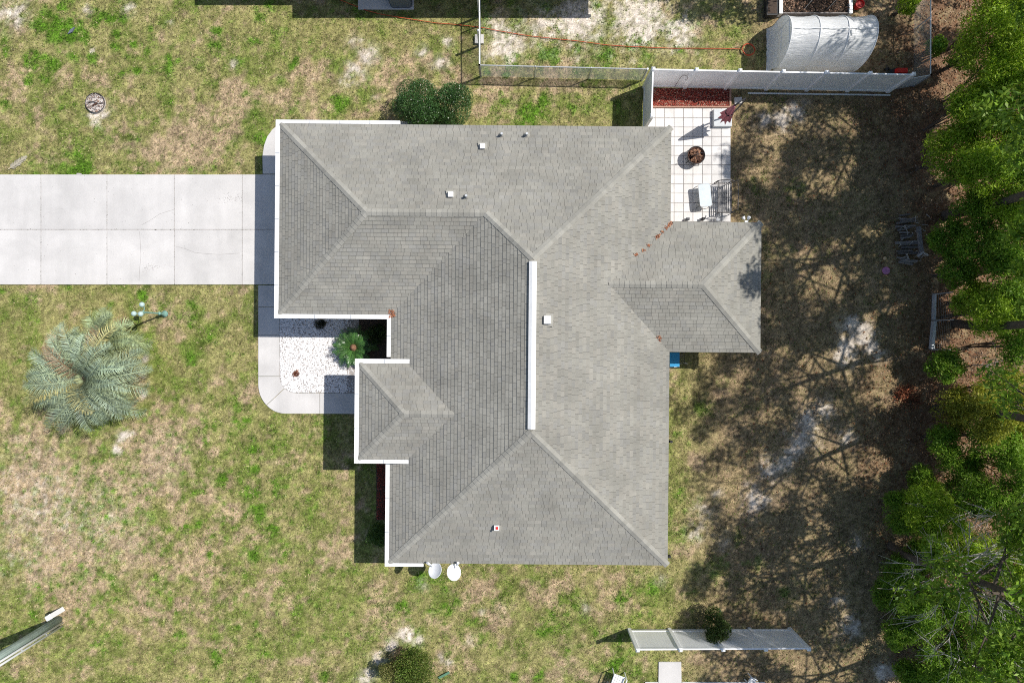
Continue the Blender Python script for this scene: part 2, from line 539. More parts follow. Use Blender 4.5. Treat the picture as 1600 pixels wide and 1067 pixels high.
def blobs(px, py, lst, wob=None):
    out = np.zeros_like(px)
    for (bx, by, r, s) in lst:
        if lst is SAND and bx > 1150:
            r, s = r * 1.45, min(1.0, s * 1.25)
        d2 = ((px - bx) ** 2 + (py - by) ** 2) / (r * r)
        if wob is not None:
            d2 = d2 * wob
        out = np.maximum(out, s * np.exp(-d2 * 0.9))
    return out


TUFTS = []
for i in range(1500):
    x, y = (random.uniform(0, 1100), random.uniform(0, 1067)) if i < 850 else (random.uniform(40, 520), random.uniform(610, 960))
    w = 1.0
    if not (y > 620 or x < 240 or y < 130):
        w = 0.4
    if random.random() < w:
        TUFTS.append((x, y, random.uniform(1.8, 4.5), random.uniform(.35, .95)))


def lawn_fields(px, py):
    wob = 0.35 + 1.6 * fbm(px, py, 14, 3, 3)
    n1 = fbm(px, py, 130, 5, 5)
    n2 = fbm(px, py, 26, 9, 4)
    n3 = fbm(px, py, 7, 15, 2)
    sand = blobs(px, py, SAND, wob)
    sand = (.55 * smooth(.32, .75, sand + 1.0 * (fbm(px, py, 9, 33, 3) - .5)) + .6 * sand * smooth(.35, .6, fbm(px, py, 5, 35, 2))) * (sand > .05)
    sand = np.clip(sand, 0, 1)
    gr = blobs(px, py, GREEN, wob)
    tf = np.zeros_like(px)
    for (bx, by, r, s) in TUFTS:
        m = (np.abs(px - bx) < 3 * r) & (np.abs(py - by) < 3 * r)
        if m.any():
            tf[m] = np.maximum(tf[m], s * np.exp(-((px[m] - bx) ** 2 + (py[m] - by) ** 2) / (r * r)))
    gr = smooth(.30, .80, gr * .95 + 1.1 * (fbm(px, py, 8, 61, 3) - .5) + .5 * (n1 - .5)) * np.clip(gr * 3, .25, 1)
    gr = np.clip(1.0 * gr + 1.0 * tf + 0.40 * smooth(.54, .68, 0.35 * n1 + 0.35 * n2 + .3 * n3), 0, 1)
    tan = blobs(px, py, TAN, wob)
    tan = smooth(.25, .75, tan * .95 + .17 + .9 * (fbm(px, py, 60, 23, 4) - .5) + 1.3 * (fbm(px, py, 12, 27, 3) - .5))
    wood = smooth(1330, 1470, px + 60 * (n2 - .5) + 30 * np.sin(py / 90.0))      # leaf litter towards the thicket
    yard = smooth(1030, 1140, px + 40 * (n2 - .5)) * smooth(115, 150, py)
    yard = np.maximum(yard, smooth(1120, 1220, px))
    return sand, gr, tan, wood, yard, n1, n2, n3


C_BASE = np.array((.262, .245, .098))
C_OLIVE = np.array((.175, .2, .055))
C_GREEN = np.array((.10, .205, .02))
C_TAN = np.array((.375, .285, .18))
C_SAND = np.array((.62, .55, .475))
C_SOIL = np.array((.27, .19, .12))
C_LITTER = np.array((.17, .10, .06))


def lawn_color(px, py):
    sand, gr, tan, wood, yard, n1, n2, n3 = lawn_fields(px, py)
    def mixc(a, b, t):
        return a * (1 - t[:, None]) + b * t[:, None]
    c = mixc(np.tile(C_BASE, (len(px), 1)), C_OLIVE, smooth(.4, .65, n2))
    c = mixc(c, C_TAN, tan * (1 - .6 * gr))
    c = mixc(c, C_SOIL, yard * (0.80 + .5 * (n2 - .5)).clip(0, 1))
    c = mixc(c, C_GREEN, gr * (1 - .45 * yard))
    c = mixc(c, C_LITTER, wood * smooth(.3, .7, 0.5 * n2 + .5 * n3 + .1))
    c = mixc(c, C_SAND, sand)
    mot = (fbm(px, py, 4.2, 71, 2) - .5) * 1.15 + (fbm(px, py, 11, 77, 2) - .5) * .5
    c = c * (1 + mot * (1 - .4 * sand))[:, None].clip(.45, 1.6)
    return c, sand, gr, tan, wood, yard


def axis(lo, hi, step, far):
    fine = np.arange(lo, hi + 1e-6, step)
    return np.concatenate([-np.array(far[::-1]) + 0.0, fine, np.array(far)])


xs = axis(-23.0, 23.0, 0.1, [26, 32, 45, 70, 120, 250, 600])
ys = axis(-16.0, 16.0, 0.1, [18, 22, 32, 60, 120, 250, 600])
gx, gy = np.meshgrid(xs, ys)
gx = gx.ravel()
gy = gy.ravel()
ppx = gx / S0 + 800
ppy = 533.5 - gy / S0
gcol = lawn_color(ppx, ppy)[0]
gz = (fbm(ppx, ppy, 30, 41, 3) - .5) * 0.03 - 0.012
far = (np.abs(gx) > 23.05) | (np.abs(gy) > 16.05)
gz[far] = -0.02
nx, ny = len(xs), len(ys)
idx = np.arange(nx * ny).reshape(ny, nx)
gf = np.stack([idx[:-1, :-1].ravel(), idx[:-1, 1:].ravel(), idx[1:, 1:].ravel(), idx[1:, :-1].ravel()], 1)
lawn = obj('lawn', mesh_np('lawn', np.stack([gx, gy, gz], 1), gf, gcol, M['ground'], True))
tag(lawn, 'patchy dry green and tan lawn with sandy spots around the house', 'lawn', kind='structure')


# areas without grass, in ground pixels
def hl(x, y):
    a = math.radians(-0.5)
    return (x * math.cos(a) - y * math.sin(a), x * math.sin(a) + y * math.cos(a))


RECTS = [(-300, 274.2, 470, 443.8), (404, 445, 440, 650), (430, 480, 650, 648), (1008, 137, 1142, 380), (1029, 1033, 1064, 1090), (1007, 1064, 1200, 1100),
         (1205, 40, 1335, 115), (560, -30, 647, 16), (1217, -30, 1324, 20), (588, 720, 660, 812), (455, 215, 1010, 500), (640, 200, 1010, 850), (1000, 375, 1140, 525), (411, 195, 470, 272)]


def blocked(px, py):
    b = np.zeros(len(px), dtype=bool)
    for (x0, y0, x1, y1) in RECTS:
        b |= (px > x0) & (px < x1) & (py > y0) & (py < y1)
    return b


def make_grass():
    n = 520000
    px = RNG.uniform(-25, 1480, n)
    py = RNG.uniform(-25, 1092, n)
    c, sand, gr, tan, wood, yard = lawn_color(px, py)
    keep = ~blocked(px, py)
    dens = np.clip(0.95 - 1.0 * sand - .85 * wood - .25 * yard, 0, 1) * (.75 + .5 * gr)
    keep &= RNG.rand(n) < dens
    px, py, c, gr, tan, yard = px[keep], py[keep], c[keep], gr[keep], tan[keep], yard[keep]
    n = len(px)
    x = (px - 800) * S0
    y = (533.5 - py) * S0
    az = RNG.uniform(0, 2 * math.pi, n)
    ln = RNG.uniform(.05, .105, n) * (1 + .3 * gr)
    w = RNG.uniform(.008, .016, n) * (1 + .9 * gr)
    ht = ln * RNG.uniform(.25, .6, n)
    dx, dy = np.cos(az), np.sin(az)
    z0 = np.full(n, -0.01)
    v = np.empty((n, 3, 3))
    v[:, 0] = np.stack([x - dy * w, y + dx * w, z0], 1)
    v[:, 1] = np.stack([x + dy * w, y - dx * w, z0], 1)
    v[:, 2] = np.stack([x + dx * ln, y + dy * ln, z0 + ht], 1)
    jit = RNG.normal(1.05, .42, (n, 1)).clip(.3, 2.3)
    straw = (RNG.rand(n) < .2 * (1 - gr))[:, None]
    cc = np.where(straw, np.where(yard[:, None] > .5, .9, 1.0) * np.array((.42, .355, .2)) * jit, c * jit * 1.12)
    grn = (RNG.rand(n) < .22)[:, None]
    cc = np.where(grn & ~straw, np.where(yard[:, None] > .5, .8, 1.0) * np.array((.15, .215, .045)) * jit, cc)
    col = np.repeat(cc[:, None, :], 3, 1).reshape(-1, 3).clip(0, .8)
    f = np.arange(3 * n).reshape(n, 3)
    o = obj('grass', mesh_np('grass', v.reshape(-1, 3), f, col, M['grass']))
    tag(o, 'short mixed green and straw coloured grass blades of the yard', 'grass', kind='stuff')


make_grass()


def quads(c, size, col, up=0.0, asp=.5, flat=None, seedr=None):
    """leaf quads at centres c (n,3); size (n,), flat: mostly horizontal tilt amount"""
    n = len(c)
    a = RNG.normal(size=(n, 3))
    if flat is not None:
        a[:, 2] *= flat
    a /= np.linalg.norm(a, axis=1)[:, None] + 1e-9
    b = RNG.normal(size=(n, 3))
    if flat is not None:
        b[:, 2] *= flat
    b -= a * (a * b).sum(1)[:, None]
    b /= np.linalg.norm(b, axis=1)[:, None] + 1e-9
    s = size[:, None]
    v = np.empty((n, 4, 3))
    v[:, 0] = c - a * s * .5
    v[:, 1] = c + b * s * asp * .5
    v[:, 2] = c + a * s * .5
    v[:, 3] = c - b * s * asp * .5
    f = np.arange(4 * n).reshape(n, 4)
    cc = np.repeat(col[:, None, :], 4, 1).reshape(-1, 3)
    return v.reshape(-1, 3), f, cc


def make_litter():
    n = 46000
    px = RNG.uniform(1150, 1640, n)
    py = RNG.uniform(-30, 1100, n)
    _, _, _, _, wood, _ = lawn_color(px, py)
    k = (RNG.rand(n) < wood * .95 + .06) & ~blocked(px, py)
    px, py = px[k], py[k]
    n = len(px)
    c = np.stack([(px - 800) * S0, (533.5 - py) * S0, RNG.uniform(.004, .03, n)], 1)
    pal = np.array([(.30, .17, .09), (.24, .12, .06), (.36, .24, .15), (.16, .10, .06), (.42, .30, .21), (.27, .11, .055)])
    col = pal[RNG.randint(0, len(pal), n)] * RNG.uniform(.5, 1.15, (n, 1))
    v, f, cc = quads(c, RNG.uniform(.05, .12, n), col, asp=.55, flat=.18)
    o = obj('leaf_litter', mesh_np('leaf_litter', v, f, cc, M['litter']))
    tag(o, 'brown and orange fallen leaves under the trees on the right', 'leaves', kind='stuff')


make_litter()

# ------------------------------------------------------------------ driveway and walks
drive = thing('driveway', 'pale concrete driveway running left from the garage', 'driveway', G(200, 359))
tag(drive, kind='structure')
dx_ = [-250, -145, -40, 65, 168, 273, 379, 468]
dy_ = [273, 359, 445]
for i in range(len(dx_) - 1):
    for j in range(2):
        a, b = G(dx_[i] + .38, dy_[j] + .38), G(dx_[i + 1] - .38, dy_[j + 1] - .38)
        mb = MB().box(((a.x + b.x) / 2, (a.y + b.y) / 2, 0.005), (b.x - a.x, a.y - b.y, .07))
        mb.build('concrete_slab', M['concrete'], drive)
a, b = G(-250, 273.5), G(467, 444.5)
MB().box(((a.x + b.x) / 2, (a.y + b.y) / 2, -0.01), (b.x - a.x, a.y - b.y, .06)).build('joint_bed', M['gravelbase'], drive)
# cracks: thin dark ribbons on the slabs
for pts in ([(222, 352), (235, 345), (250, 335), (262, 331), (272, 328)], [(274, 385), (290, 389), (305, 395), (325, 397), (345, 398), (375, 396)],
            [(219, 362), (220, 380), (221, 400), (219, 420), (218, 440)]):
    MB().tube([G(x, y, .0395) for x, y in pts], .0035, 4).build('crack', M['soil'], drive)


# dirt and weeds caught in the joints, oily specks on the slabs
def specks(pts, name, pal, parent, size):
    c = np.array([tuple(G(x, y, .041 + random.uniform(0, .004))) for x, y in pts])
    col = np.array(pal)[RNG.randint(0, len(pal), len(c))] * RNG.uniform(.7, 1.3, (len(c), 1))
    v, f, cc = quads(c, RNG.uniform(size[0], size[1], len(c)), col, asp=.7, flat=.03)
    o = obj(name, mesh_np(name, v, f, cc, M['chips']), parent)
    tag(o, kind='stuff')


jp = []
for _ in range(420):
    k = random.random()
    if k < .45:
        x = random.uniform(0, 420)
        jp.append((x + 0, 359 + random.gauss(0, .25)))
    else:
        x = random.choice((65, 65, 168, 168, 273, 379))
        y = random.choice((290, 320, 340, 375, 400, 430, 435)) + random.gauss(0, 9)
        jp.append((x + random.gauss(0, .25), min(444, max(274, y))))
jp += [(244 + random.gauss(0, .8), 359.3 + random.gauss(0, .3)) for _ in range(14)] + [(267 + random.gauss(0, .6), 359.3) for _ in range(9)]
specks(jp, 'joint_dirt', [(.06, .05, .04), (.10, .09, .07), (.08, .09, .05)], drive, (.012, .04))
sp = [(360 + random.gauss(0, 8), 311 + random.gauss(0, 3.5)) for _ in range(110)] + [(236 + random.gauss(0, 9), 420 + random.gauss(0, 4)) for _ in range(90)] + [(random.uniform(5, 395), random.uniform(278, 440)) for _ in range(120)]
specks(sp, 'oil_specks', [(.36, .34, .33), (.28, .27, .26), (.44, .42, .4)], drive, (.012, .045))


def arc(cx, cy, r, a0, a1, n=10, ry=None):
    ry = ry or r
    return [(cx + r * math.cos(math.radians(a0 + (a1 - a0) * i / n)), cy + ry * math.sin(math.radians(a0 + (a1 - a0) * i / n))) for i in range(n + 1)]


walk = thing('walkway', 'curved pale concrete walk around the white gravel bed', 'walkway', G(420, 600))
tag(walk, kind='structure')


def slab(poly, parent, z1=.03, name='concrete_slab', m='concrete', z0=-.03):
    pp = [G(x, y) for x, y in poly]
    MB().prism([(p.x, p.y) for p in pp], z0, z1).build(name, M[m], parent)


slab([(404, 446), (437, 446), (437, 479.6), (404, 479.6)], walk)
slab([(404, 480.4), (437, 480.4), (437, 523.6), (404, 523.6)], walk)
slab([(404, 524.4), (437, 524.4), (437, 587.5), (404, 587.5)], walk)
oa = arc(447, 600, 43, 180, 90, 12, 46)
ia = arc(463, 588, 26, 180, 90, 10)
slab([(404, 588.3)] + oa[:7] + ia[:6][::-1] + [(437, 588.3)], walk)
slab([(oa[6][0] + .6, oa[6][1] + .4)] + oa[7:] + [(499.5, 646), (499.5, 614)] + ia[5:][::-1][:-1] + [(ia[5][0] + .7, ia[5][1] + .5)], walk)
slab([(500.3, 614), (500.3, 646), (640, 647), (640, 614)], walk)
walk2 = thing('side_apron', 'small rounded concrete apron beside the garage corner', 'pavement', G(430, 240))
tag(walk2, kind='structure')
slab([(411, 272), (410.5, 245), (413, 228), (418, 214), (426, 203), (437, 194), (450, 190), (475, 188), (475, 272)], walk2)
slab([(475.5, 190), (650, 190), (650, 215), (475.5, 215)], walk2)

# gravel bed
bed = thing('gravel_bed', 'white gravel bed between the garage and the entry', 'gravel bed', G(490, 550))
tag(bed, kind='structure')
slab([(438, 480), (561, 480), (561, 613.5), (463, 613.5)] + ia[::-1][1:], bed, .012, 'bed_floor', 'gravelbase')


def make_pebbles():
    n = 13000
    px = RNG.uniform(438, 556, n)
    py = RNG.uniform(480, 613, n)
    k = ~((px < 463) & (py > 588) & ((px - 463) ** 2 + (py - 588) ** 2 > 25 ** 2))
    k &= ~((px > 542) & (py > 572) & (RNG.rand(n) < .85)) & ~((px > 538) & (py < 560) & (RNG.rand(n) < .8))
    k &= ~(((px - 500) ** 2 + (py - 506) ** 2 < 9 ** 2))
    px, py = px[k], py[k]
    n = len(px)
    c = np.stack([(px - 800) * S0, (533.5 - py) * S0, RNG.uniform(.018, .035, n)], 1)
    s = RNG.uniform(.018, .04, n)
    base = np.array([(1, 0, 0), (-1, 0, 0), (0, 1, 0), (0, -1, 0), (0, 0, .6), (0, 0, -.6)], dtype=float)
    base = np.array([(1, .2, 0), (-.2, 1, .1), (-1, -.1, 0), (.1, -1, 0), (.35, .2, .6), (-.3, -.2, .6)], dtype=float)
    F = np.array([(0, 1, 4), (1, 5, 4), (1, 2, 5), (2, 3, 5), (3, 4, 5), (3, 0, 4)])
    az = RNG.uniform(0, 6.28, n)
    ca, sa = np.cos(az), np.sin(az)
    v = base[None] * s[:, None, None] * RNG.uniform(.7, 1.2, (n, 1, 3))
    vx = v[..., 0] * ca[:, None] - v[..., 1] * sa[:, None]
    vy = v[..., 0] * sa[:, None] + v[..., 1] * ca[:, None]
    v = np.stack([vx, vy, v[..., 2]], -1) + c[:, None, :]
    f = (F[None] + (np.arange(n) * 6)[:, None, None]).reshape(-1, 3)
    col = np.repeat(np.array((.86, .84, .83))[None] * RNG.normal(.93, .13, (n, 1)).clip(.35, 1.08), 6, 0)
    o = obj('white_pebbles', mesh_np('white_pebbles', v.reshape(-1, 3), f, col, M['pebble']), bed)
    tag(o, kind='stuff')


make_pebbles()

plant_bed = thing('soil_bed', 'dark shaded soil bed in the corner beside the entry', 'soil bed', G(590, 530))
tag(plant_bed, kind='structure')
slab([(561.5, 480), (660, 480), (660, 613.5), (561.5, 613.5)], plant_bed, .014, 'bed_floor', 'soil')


def chips(name, x0, y0, x1, y1, n, pal, parent, z=.03, s=(.03, .08)):
    px = RNG.uniform(x0, x1, n)
    py = RNG.uniform(y0, y1, n)
    c = np.stack([(px - 800) * S0, (533.5 - py) * S0, RNG.uniform(z * .6, z * 1.8, n)], 1)
    pal = np.array(pal)
    col = pal[RNG.randint(0, len(pal), n)] * RNG.uniform(.65, 1.3, (n, 1))
    v, f, cc = quads(c, RNG.uniform(s[0], s[1], n), col, asp=.4, flat=.5)
    o = obj(name, mesh_np(name, v, f, cc, M['chips']), parent)
    tag(o, kind='stuff')


REDS = [(.42, .085, .06), (.33, .06, .045), (.48, .13, .09), (.28, .05, .04), (.44, .10, .07), (.6, .42, .32)]
front_mulch = thing('mulch_strip', 'dark red mulch strip under the front eave', 'mulch', G(610, 770))
tag(front_mulch, kind='structure')
slab([(588, 718), (660, 718), (660, 812), (588, 812)], front_mulch, .012, 'bed_floor', 'soil')
chips('bark_mulch', 589, 719, 650, 811, 5000, REDS[:5], front_mulch)

# ------------------------------------------------------------------ the house
PITCH = 0.417
ZE = 2.6
ZE2 = 2.9
XN, XG, YG, XW, YS, XE = 8.34, -9.03, .99, -4.68, -8.59, 6.09
WN, WE, WS = 4.68, 9.60, -.35
EW, EN, ES = -5.82, -.88, -4.55
RX = (XE + XW) / 2
hm = (XE - XW) / 2
RS, RN_ = YS + hm, XN - hm
gh = (XN - YG) / 2
GR = XN - gh
GWx, GEx = XG + gh, XW + gh
wh = (WN - WS) / 2
WR = WN - wh
WIx, WOx = XE - wh, WE - wh
eh = (EN - ES) / 2
ER = EN - eh
EIx0 = EW + eh
zr_e = ZE2 + eh * PITCH
EIx1 = XW + (zr_e - ZE) / PITCH
EVx = XW + (ZE2 - ZE) / PITCH
# slope: name, eave point, upslope dir, base z, convex pieces
SLOPES = [
    ('north', (0, XN), (0, -1), ZE, [[(XG, XN), (GWx, GR), (GEx, GR), (GEx, XN)], [(GEx, XN), (GEx, GR), (RX, RN_), (XE, XN)]]),
    ('garage_west', (XG, 0), (1, 0), ZE, [[(XG, XN), (XG, YG), (GWx, GR)]]),
    ('garage_south', (0, YG), (0, 1), ZE, [[(XG, YG), (XW, YG), (GEx, GR), (GWx, GR)]]),
    ('west', (XW, 0), (1, 0), ZE, [[(XW, YG), (XW, YS), (RX, RS), (RX, RN_), (GEx, GR)]]),
    ('south', (0, YS), (0, 1), ZE, [[(XW, YS), (XE, YS), (RX, RS)]]),
    ('east', (XE, 0), (-1, 0), ZE, [[(XE, XN), (RX, RN_), (RX, WR), (WIx, WR), (XE, WN)], [(RX, WR), (RX, RS), (XE, YS), (XE, WS), (WIx, WR)]]),
    ('wing_north', (0, WN), (0, -1), ZE, [[(XE, WN), (WIx, WR), (WOx, WR), (WE, WN)]]),
    ('wing_south', (0, WS), (0, 1), ZE, [[(WIx, WR), (XE, WS), (WE, WS), (WOx, WR)]]),
    ('wing_east', (WE, 0), (-1, 0), ZE, [[(WE, WN), (WOx, WR), (WE, WS)]]),
    ('entry_north', (0, EN), (0, -1), ZE2, [[(EW, EN), (EIx0, ER), (EIx1, ER), (EVx, EN)]]),
    ('entry_west', (EW, 0), (1, 0), ZE2, [[(EW, EN), (EW, ES), (EIx0, ER)]]),
    ('entry_south', (0, ES), (0, 1), ZE2, [[(EW, ES), (EVx, ES), (EIx1, ER), (EIx0, ER)]]),
]


def HL(x, y, z):
    a, b = hl(x, y)
    return Vector((a, b, z))


def inside(poly, x, y):
    s = None
    n = len(poly)
    for i in range(n):
        x0, y0 = poly[i]
        x1, y1 = poly[(i + 1) % n]
        c = (x1 - x0) * (y - y0) - (y1 - y0) * (x - x0)
        if abs(c) < 1e-9:
            continue
        if s is None:
            s = c > 0
        elif (c > 0) != s:
            return False
    return True


def roof_z(x, y):
    best = None
    for (_, e, n, ze, polys) in SLOPES:
        for p in polys:
            if inside(p, x, y):
                z = ze + PITCH * ((x - e[0]) * n[0] + (y - e[1]) * n[1])
                best = z if best is None else max(best, z)
    return best if best is not None else ZE


def roof_at(px, py):
    z = 3.2
    for _ in range(12):
        p = P(px, py, z)
        a = math.radians(0.5)
        lx, ly = p.x * math.cos(a) - p.y * math.sin(a), p.x * math.sin(a) + p.y * math.cos(a)
        z = roof_z(lx, ly)
    return lx, ly, z


house = thing('house', 'single storey house with grey shingle hip roof and white gutters', 'house', HL(0, 0, 0))
# walls
OV = .45
wall_poly = [(XG + OV, XN - OV), (XG + OV, YG + OV), (XW + OV, YG + OV), (XW + OV, YS + OV), (XE - OV, YS + OV), (XE - OV, WS + OV), (WE - OV, WS + OV),
             (WE - OV, WN - OV), (XE - OV, WN - OV), (XE - OV, XN - OV)]
MB().prism([hl(*p) for p in wall_poly], -.05, ZE - .02).build('wall', M['stucco'], house)
eave_poly = [(XG, XN), (XG, YG), (XW, YG), (XW, YS), (XE, YS), (XE, WS), (WE, WS), (WE, WN), (XE, WN), (XE, XN)]
MB().prism([hl(*p) for p in eave_poly], ZE - .17, ZE - .012).build('soffit', M['white'], house)
MB().prism([hl(*p) for p in [(EW, EN), (EW, ES), (XW + .3, ES), (XW + .3, EN)]], ZE2 - .19, ZE2 - .012).build('soffit', M['white'], house)
for sy in (EN - .35, ES + .35):
    c = HL(EW + .4, sy, 0)
    MB().box((c.x, c.y, 1.36), (.28, .28, 2.7)).build('porch_column', M['stucco'], house)
gd = HL(XG + OV - .04, (XN + YG) / 2, 1.07)
gdo = MB().box(gd, (.05, 4.9, 2.13), math.radians(-.5)).build('garage_door', M['gdoor'], house)
for k in range(4):
    MB().box((gd.x - .035, gd.y, .3 + k * .53), (.02, 4.7, .46), math.radians(-.5)).build('panel', M['gdoor'], gdo)
for (x, y, sx, sy) in ((XW + OV - .02, -6.4, .06, 1.6), (0, YS + OV - .02, 1.5, .06), (3.5, YS + OV - .02, 1.2, .06), (XE - OV + .02, -4.5, .06, 1.8), (XE - OV + .02, 6.2, .06, 2.0)):
    p = HL(x, y, 1.4)
    MB().box(p, (sx, sy, 1.2), math.radians(-.5)).build('window', M['window'], house)

roof = None
mb = MB()
for (nm, e, n, ze, polys) in SLOPES:
    for p in polys:
        vs = []
        for (x, y) in p:
            z = ze + PITCH * ((x - e[0]) * n[0] + (y - e[1]) * n[1])
            vs.append(HL(x, y, z - .003))
        a = (vs[1] - vs[0]).cross(vs[2] - vs[0])
        mb.add(vs, [tuple(range(len(vs))) if a.z > 0 else tuple(range(len(vs) - 1, -1, -1))])
roof = mb.build('roof', M['deck'], house)


def clip(poly, cl):
    """Sutherland-Hodgman, cl convex and counter-clockwise"""
    out = poly
    n = len(cl)
    for i in range(n):
        if not out:
            return out
        ax, ay = cl[i]
        bx, by = cl[(i + 1) % n]
        inp, out = out, []
        def side(p):
            return (bx - ax) * (p[1] - ay) - (by - ay) * (p[0] - ax)
        for k in range(len(inp)):
            p, q = inp[k], inp[(k + 1) % len(inp)]
            sp, sq = side(p), side(q)
            if sp >= -1e-7:
                out.append(p)
            if (sp > 1e-7 and sq < -1e-7) or (sp < -1e-7 and sq > 1e-7):
                t = sp / (sp - sq)
                out.append((p[0] + (q[0] - p[0]) * t, p[1] + (q[1] - p[1]) * t))
    return out


def parea(p):
    return .5 * sum(p[i][0] * p[(i + 1) % len(p)][1] - p[(i + 1) % len(p)][0] * p[i][1] for i in range(len(p)))


EXPO, TABW = .135, .27
whole_west = []
for (nm, e, n, ze, polys) in SLOPES:
    tdir = (-n[1], n[0])          # along eave; (t,d) right-handed
    mb = MB()
    loc = []
    for p in polys:
        q = [((x - e[0]) * tdir[0] + (y - e[1]) * tdir[1], (x - e[0]) * n[0] + (y - e[1]) * n[1]) for x, y in p]
        # tdir x n orientation
        if parea(q) < 0:
            q = q[::-1]
        loc.append(q)
    t0 = min(a for q in loc for a, _ in q)
    t1 = max(a for q in loc for a, _ in q)
    d1 = max(b for q in loc for _, b in q)
    rr = random.Random(hash(nm) % 1000 if False else len(nm) * 7 + 3)
    rows = int(d1 / EXPO) + 1
    for r in range(rows):
        da, db = r * EXPO, (r + 1) * EXPO
        off = (r % 2) * TABW * .5 + rr.uniform(-.06, .06)
        rowc = rr.uniform(.965, 1.035)
        t = t0 - TABW + off
        while t < t1:
            tw = TABW * rr.choice((.5, 1, 1, 1, .75))
            quad = [(t + .004, da), (t + tw - .004, da), (t + tw - .004, db), (t + .004, db)]
            shade = rowc * rr.choice((1, 1, 1, .96, .92, 1.03, 1.05, .98)) * rr.uniform(.97, 1.03)
            tone = rr.choice(((.292, .284, .25), (.292, .284, .25), (.302, .29, .254), (.282, .276, .25)))
            colr = tuple(v * shade for v in tone)
            hgt = rr.uniform(.018, .025)
            for q in loc:
                c = clip(quad, q)
                if len(c) < 3 or abs(parea(c)) < .0006:
                    continue
                full = abs(abs(parea(c)) - (tw - .008) * EXPO) < 1e-5
                if nm == 'west' and full and tw == TABW:
                    inm = [(e[0] + a * tdir[0] + b * n[0], e[1] + a * tdir[1] + b * n[1]) for a, b in c]
                    cx = sum(v[0] for v in inm) / 4
                    cy = sum(v[1] for v in inm) / 4
                    # not under the entry roof
                    if not (EW < cx < EIx1 + .2 and ES - .2 < cy < EN + .2):
                        whole_west.append((RX - cx + .02 * abs(cy), quad, colr, len(whole_west)))
                        continue
                vs = []
                for (a, b) in c:
                    x = e[0] + a * tdir[0] + b * n[0]
                    y = e[1] + a * tdir[1] + b * n[1]
                    f = (b - da) / EXPO
                    z = ze + PITCH * b
                    vs.append((x, y, z + hgt * (1 - f) + .003 * f))
                k = len(vs)
                top = [HL(*v) for v in vs]
                bot = [v - Vector((0, 0, hgt + .004)) for v in top]
                nn = (top[1] - top[0]).cross(top[2] - top[0])
                fs = [tuple(range(k))] + [(i, k + i, k + (i + 1) % k, (i + 1) % k) for i in range(k)]
                if nn.z < 0:
                    fs = [tuple(reversed(f_)) for f_ in fs]
                mb.add(top + bot, fs, colr)
            t += tw
    if nm == 'west':
        whole_west.sort(key=lambda w: w[0])
        chosen, rest = whole_west[:300], whole_west[300:]
        def tabgeo(quad):
            vs = []
            for (a, b) in quad:
                x = e[0] + a * tdir[0] + b * n[0]
                y = e[1] + a * tdir[1] + b * n[1]
                f = (b - quad[0][1]) / EXPO
                vs.append(HL(x, y, ze + PITCH * b + .021 * (1 - f) + .003 * f))
            bot = [v - Vector((0, 0, .022)) for v in vs]
            nn = (vs[1] - vs[0]).cross(vs[2] - vs[0])
            fs = [(0, 1, 2, 3)] + [(i, 4 + i, 4 + (i + 1) % 4, (i + 1) % 4) for i in range(4)]
            if nn.z < 0:
                fs = [tuple(reversed(f_)) for f_ in fs]
            return vs + bot, fs
        for (_, quad, colr, _) in rest:
            vs, fs = tabgeo(quad)
            mb.add(vs, fs, colr)
        vs, fs = tabgeo(chosen[0][1])
        org = vs[0].copy()
        sm = MB().add([v - org for v in vs], fs).mesh('shingle', M['shingle_one'])
        for (_, quad, colr, _) in chosen:
            vs, _ = tabgeo(quad)
            obj('shingle', sm, roof, vs[0])
    o = mb.build('shingle_courses', M['shingle'], roof)
    tag(o, kind='stuff')

# ridge and hip caps
CAPS = [((XG, XN, ZE), (GWx, GR, ZE + gh * PITCH)), ((XG, YG, ZE), (GWx, GR, ZE + gh * PITCH)), ((GWx, GR, ZE + gh * PITCH), (GEx, GR, ZE + gh * PITCH)),
        ((GEx, GR, ZE + gh * PITCH), (RX, RN_, ZE + hm * PITCH)), ((XE, XN, ZE), (RX, RN_, ZE + hm * PITCH)), ((XW, YS, ZE), (RX, RS, ZE + hm * PITCH)),
        ((XE, YS, ZE), (RX, RS, ZE + hm * PITCH)), ((EW, EN, ZE2), (EIx0, ER, zr_e)), ((EW, ES, ZE2), (EIx0, ER, zr_e)), ((EIx0, ER, zr_e), (EIx1, ER, zr_e)),
        ((WE, WN, ZE), (WOx, WR, ZE + wh * PITCH)), ((WE, WS, ZE), (WOx, WR, ZE + wh * PITCH)), ((WIx, WR, ZE + wh * PITCH), (WOx, WR, ZE + wh * PITCH))]
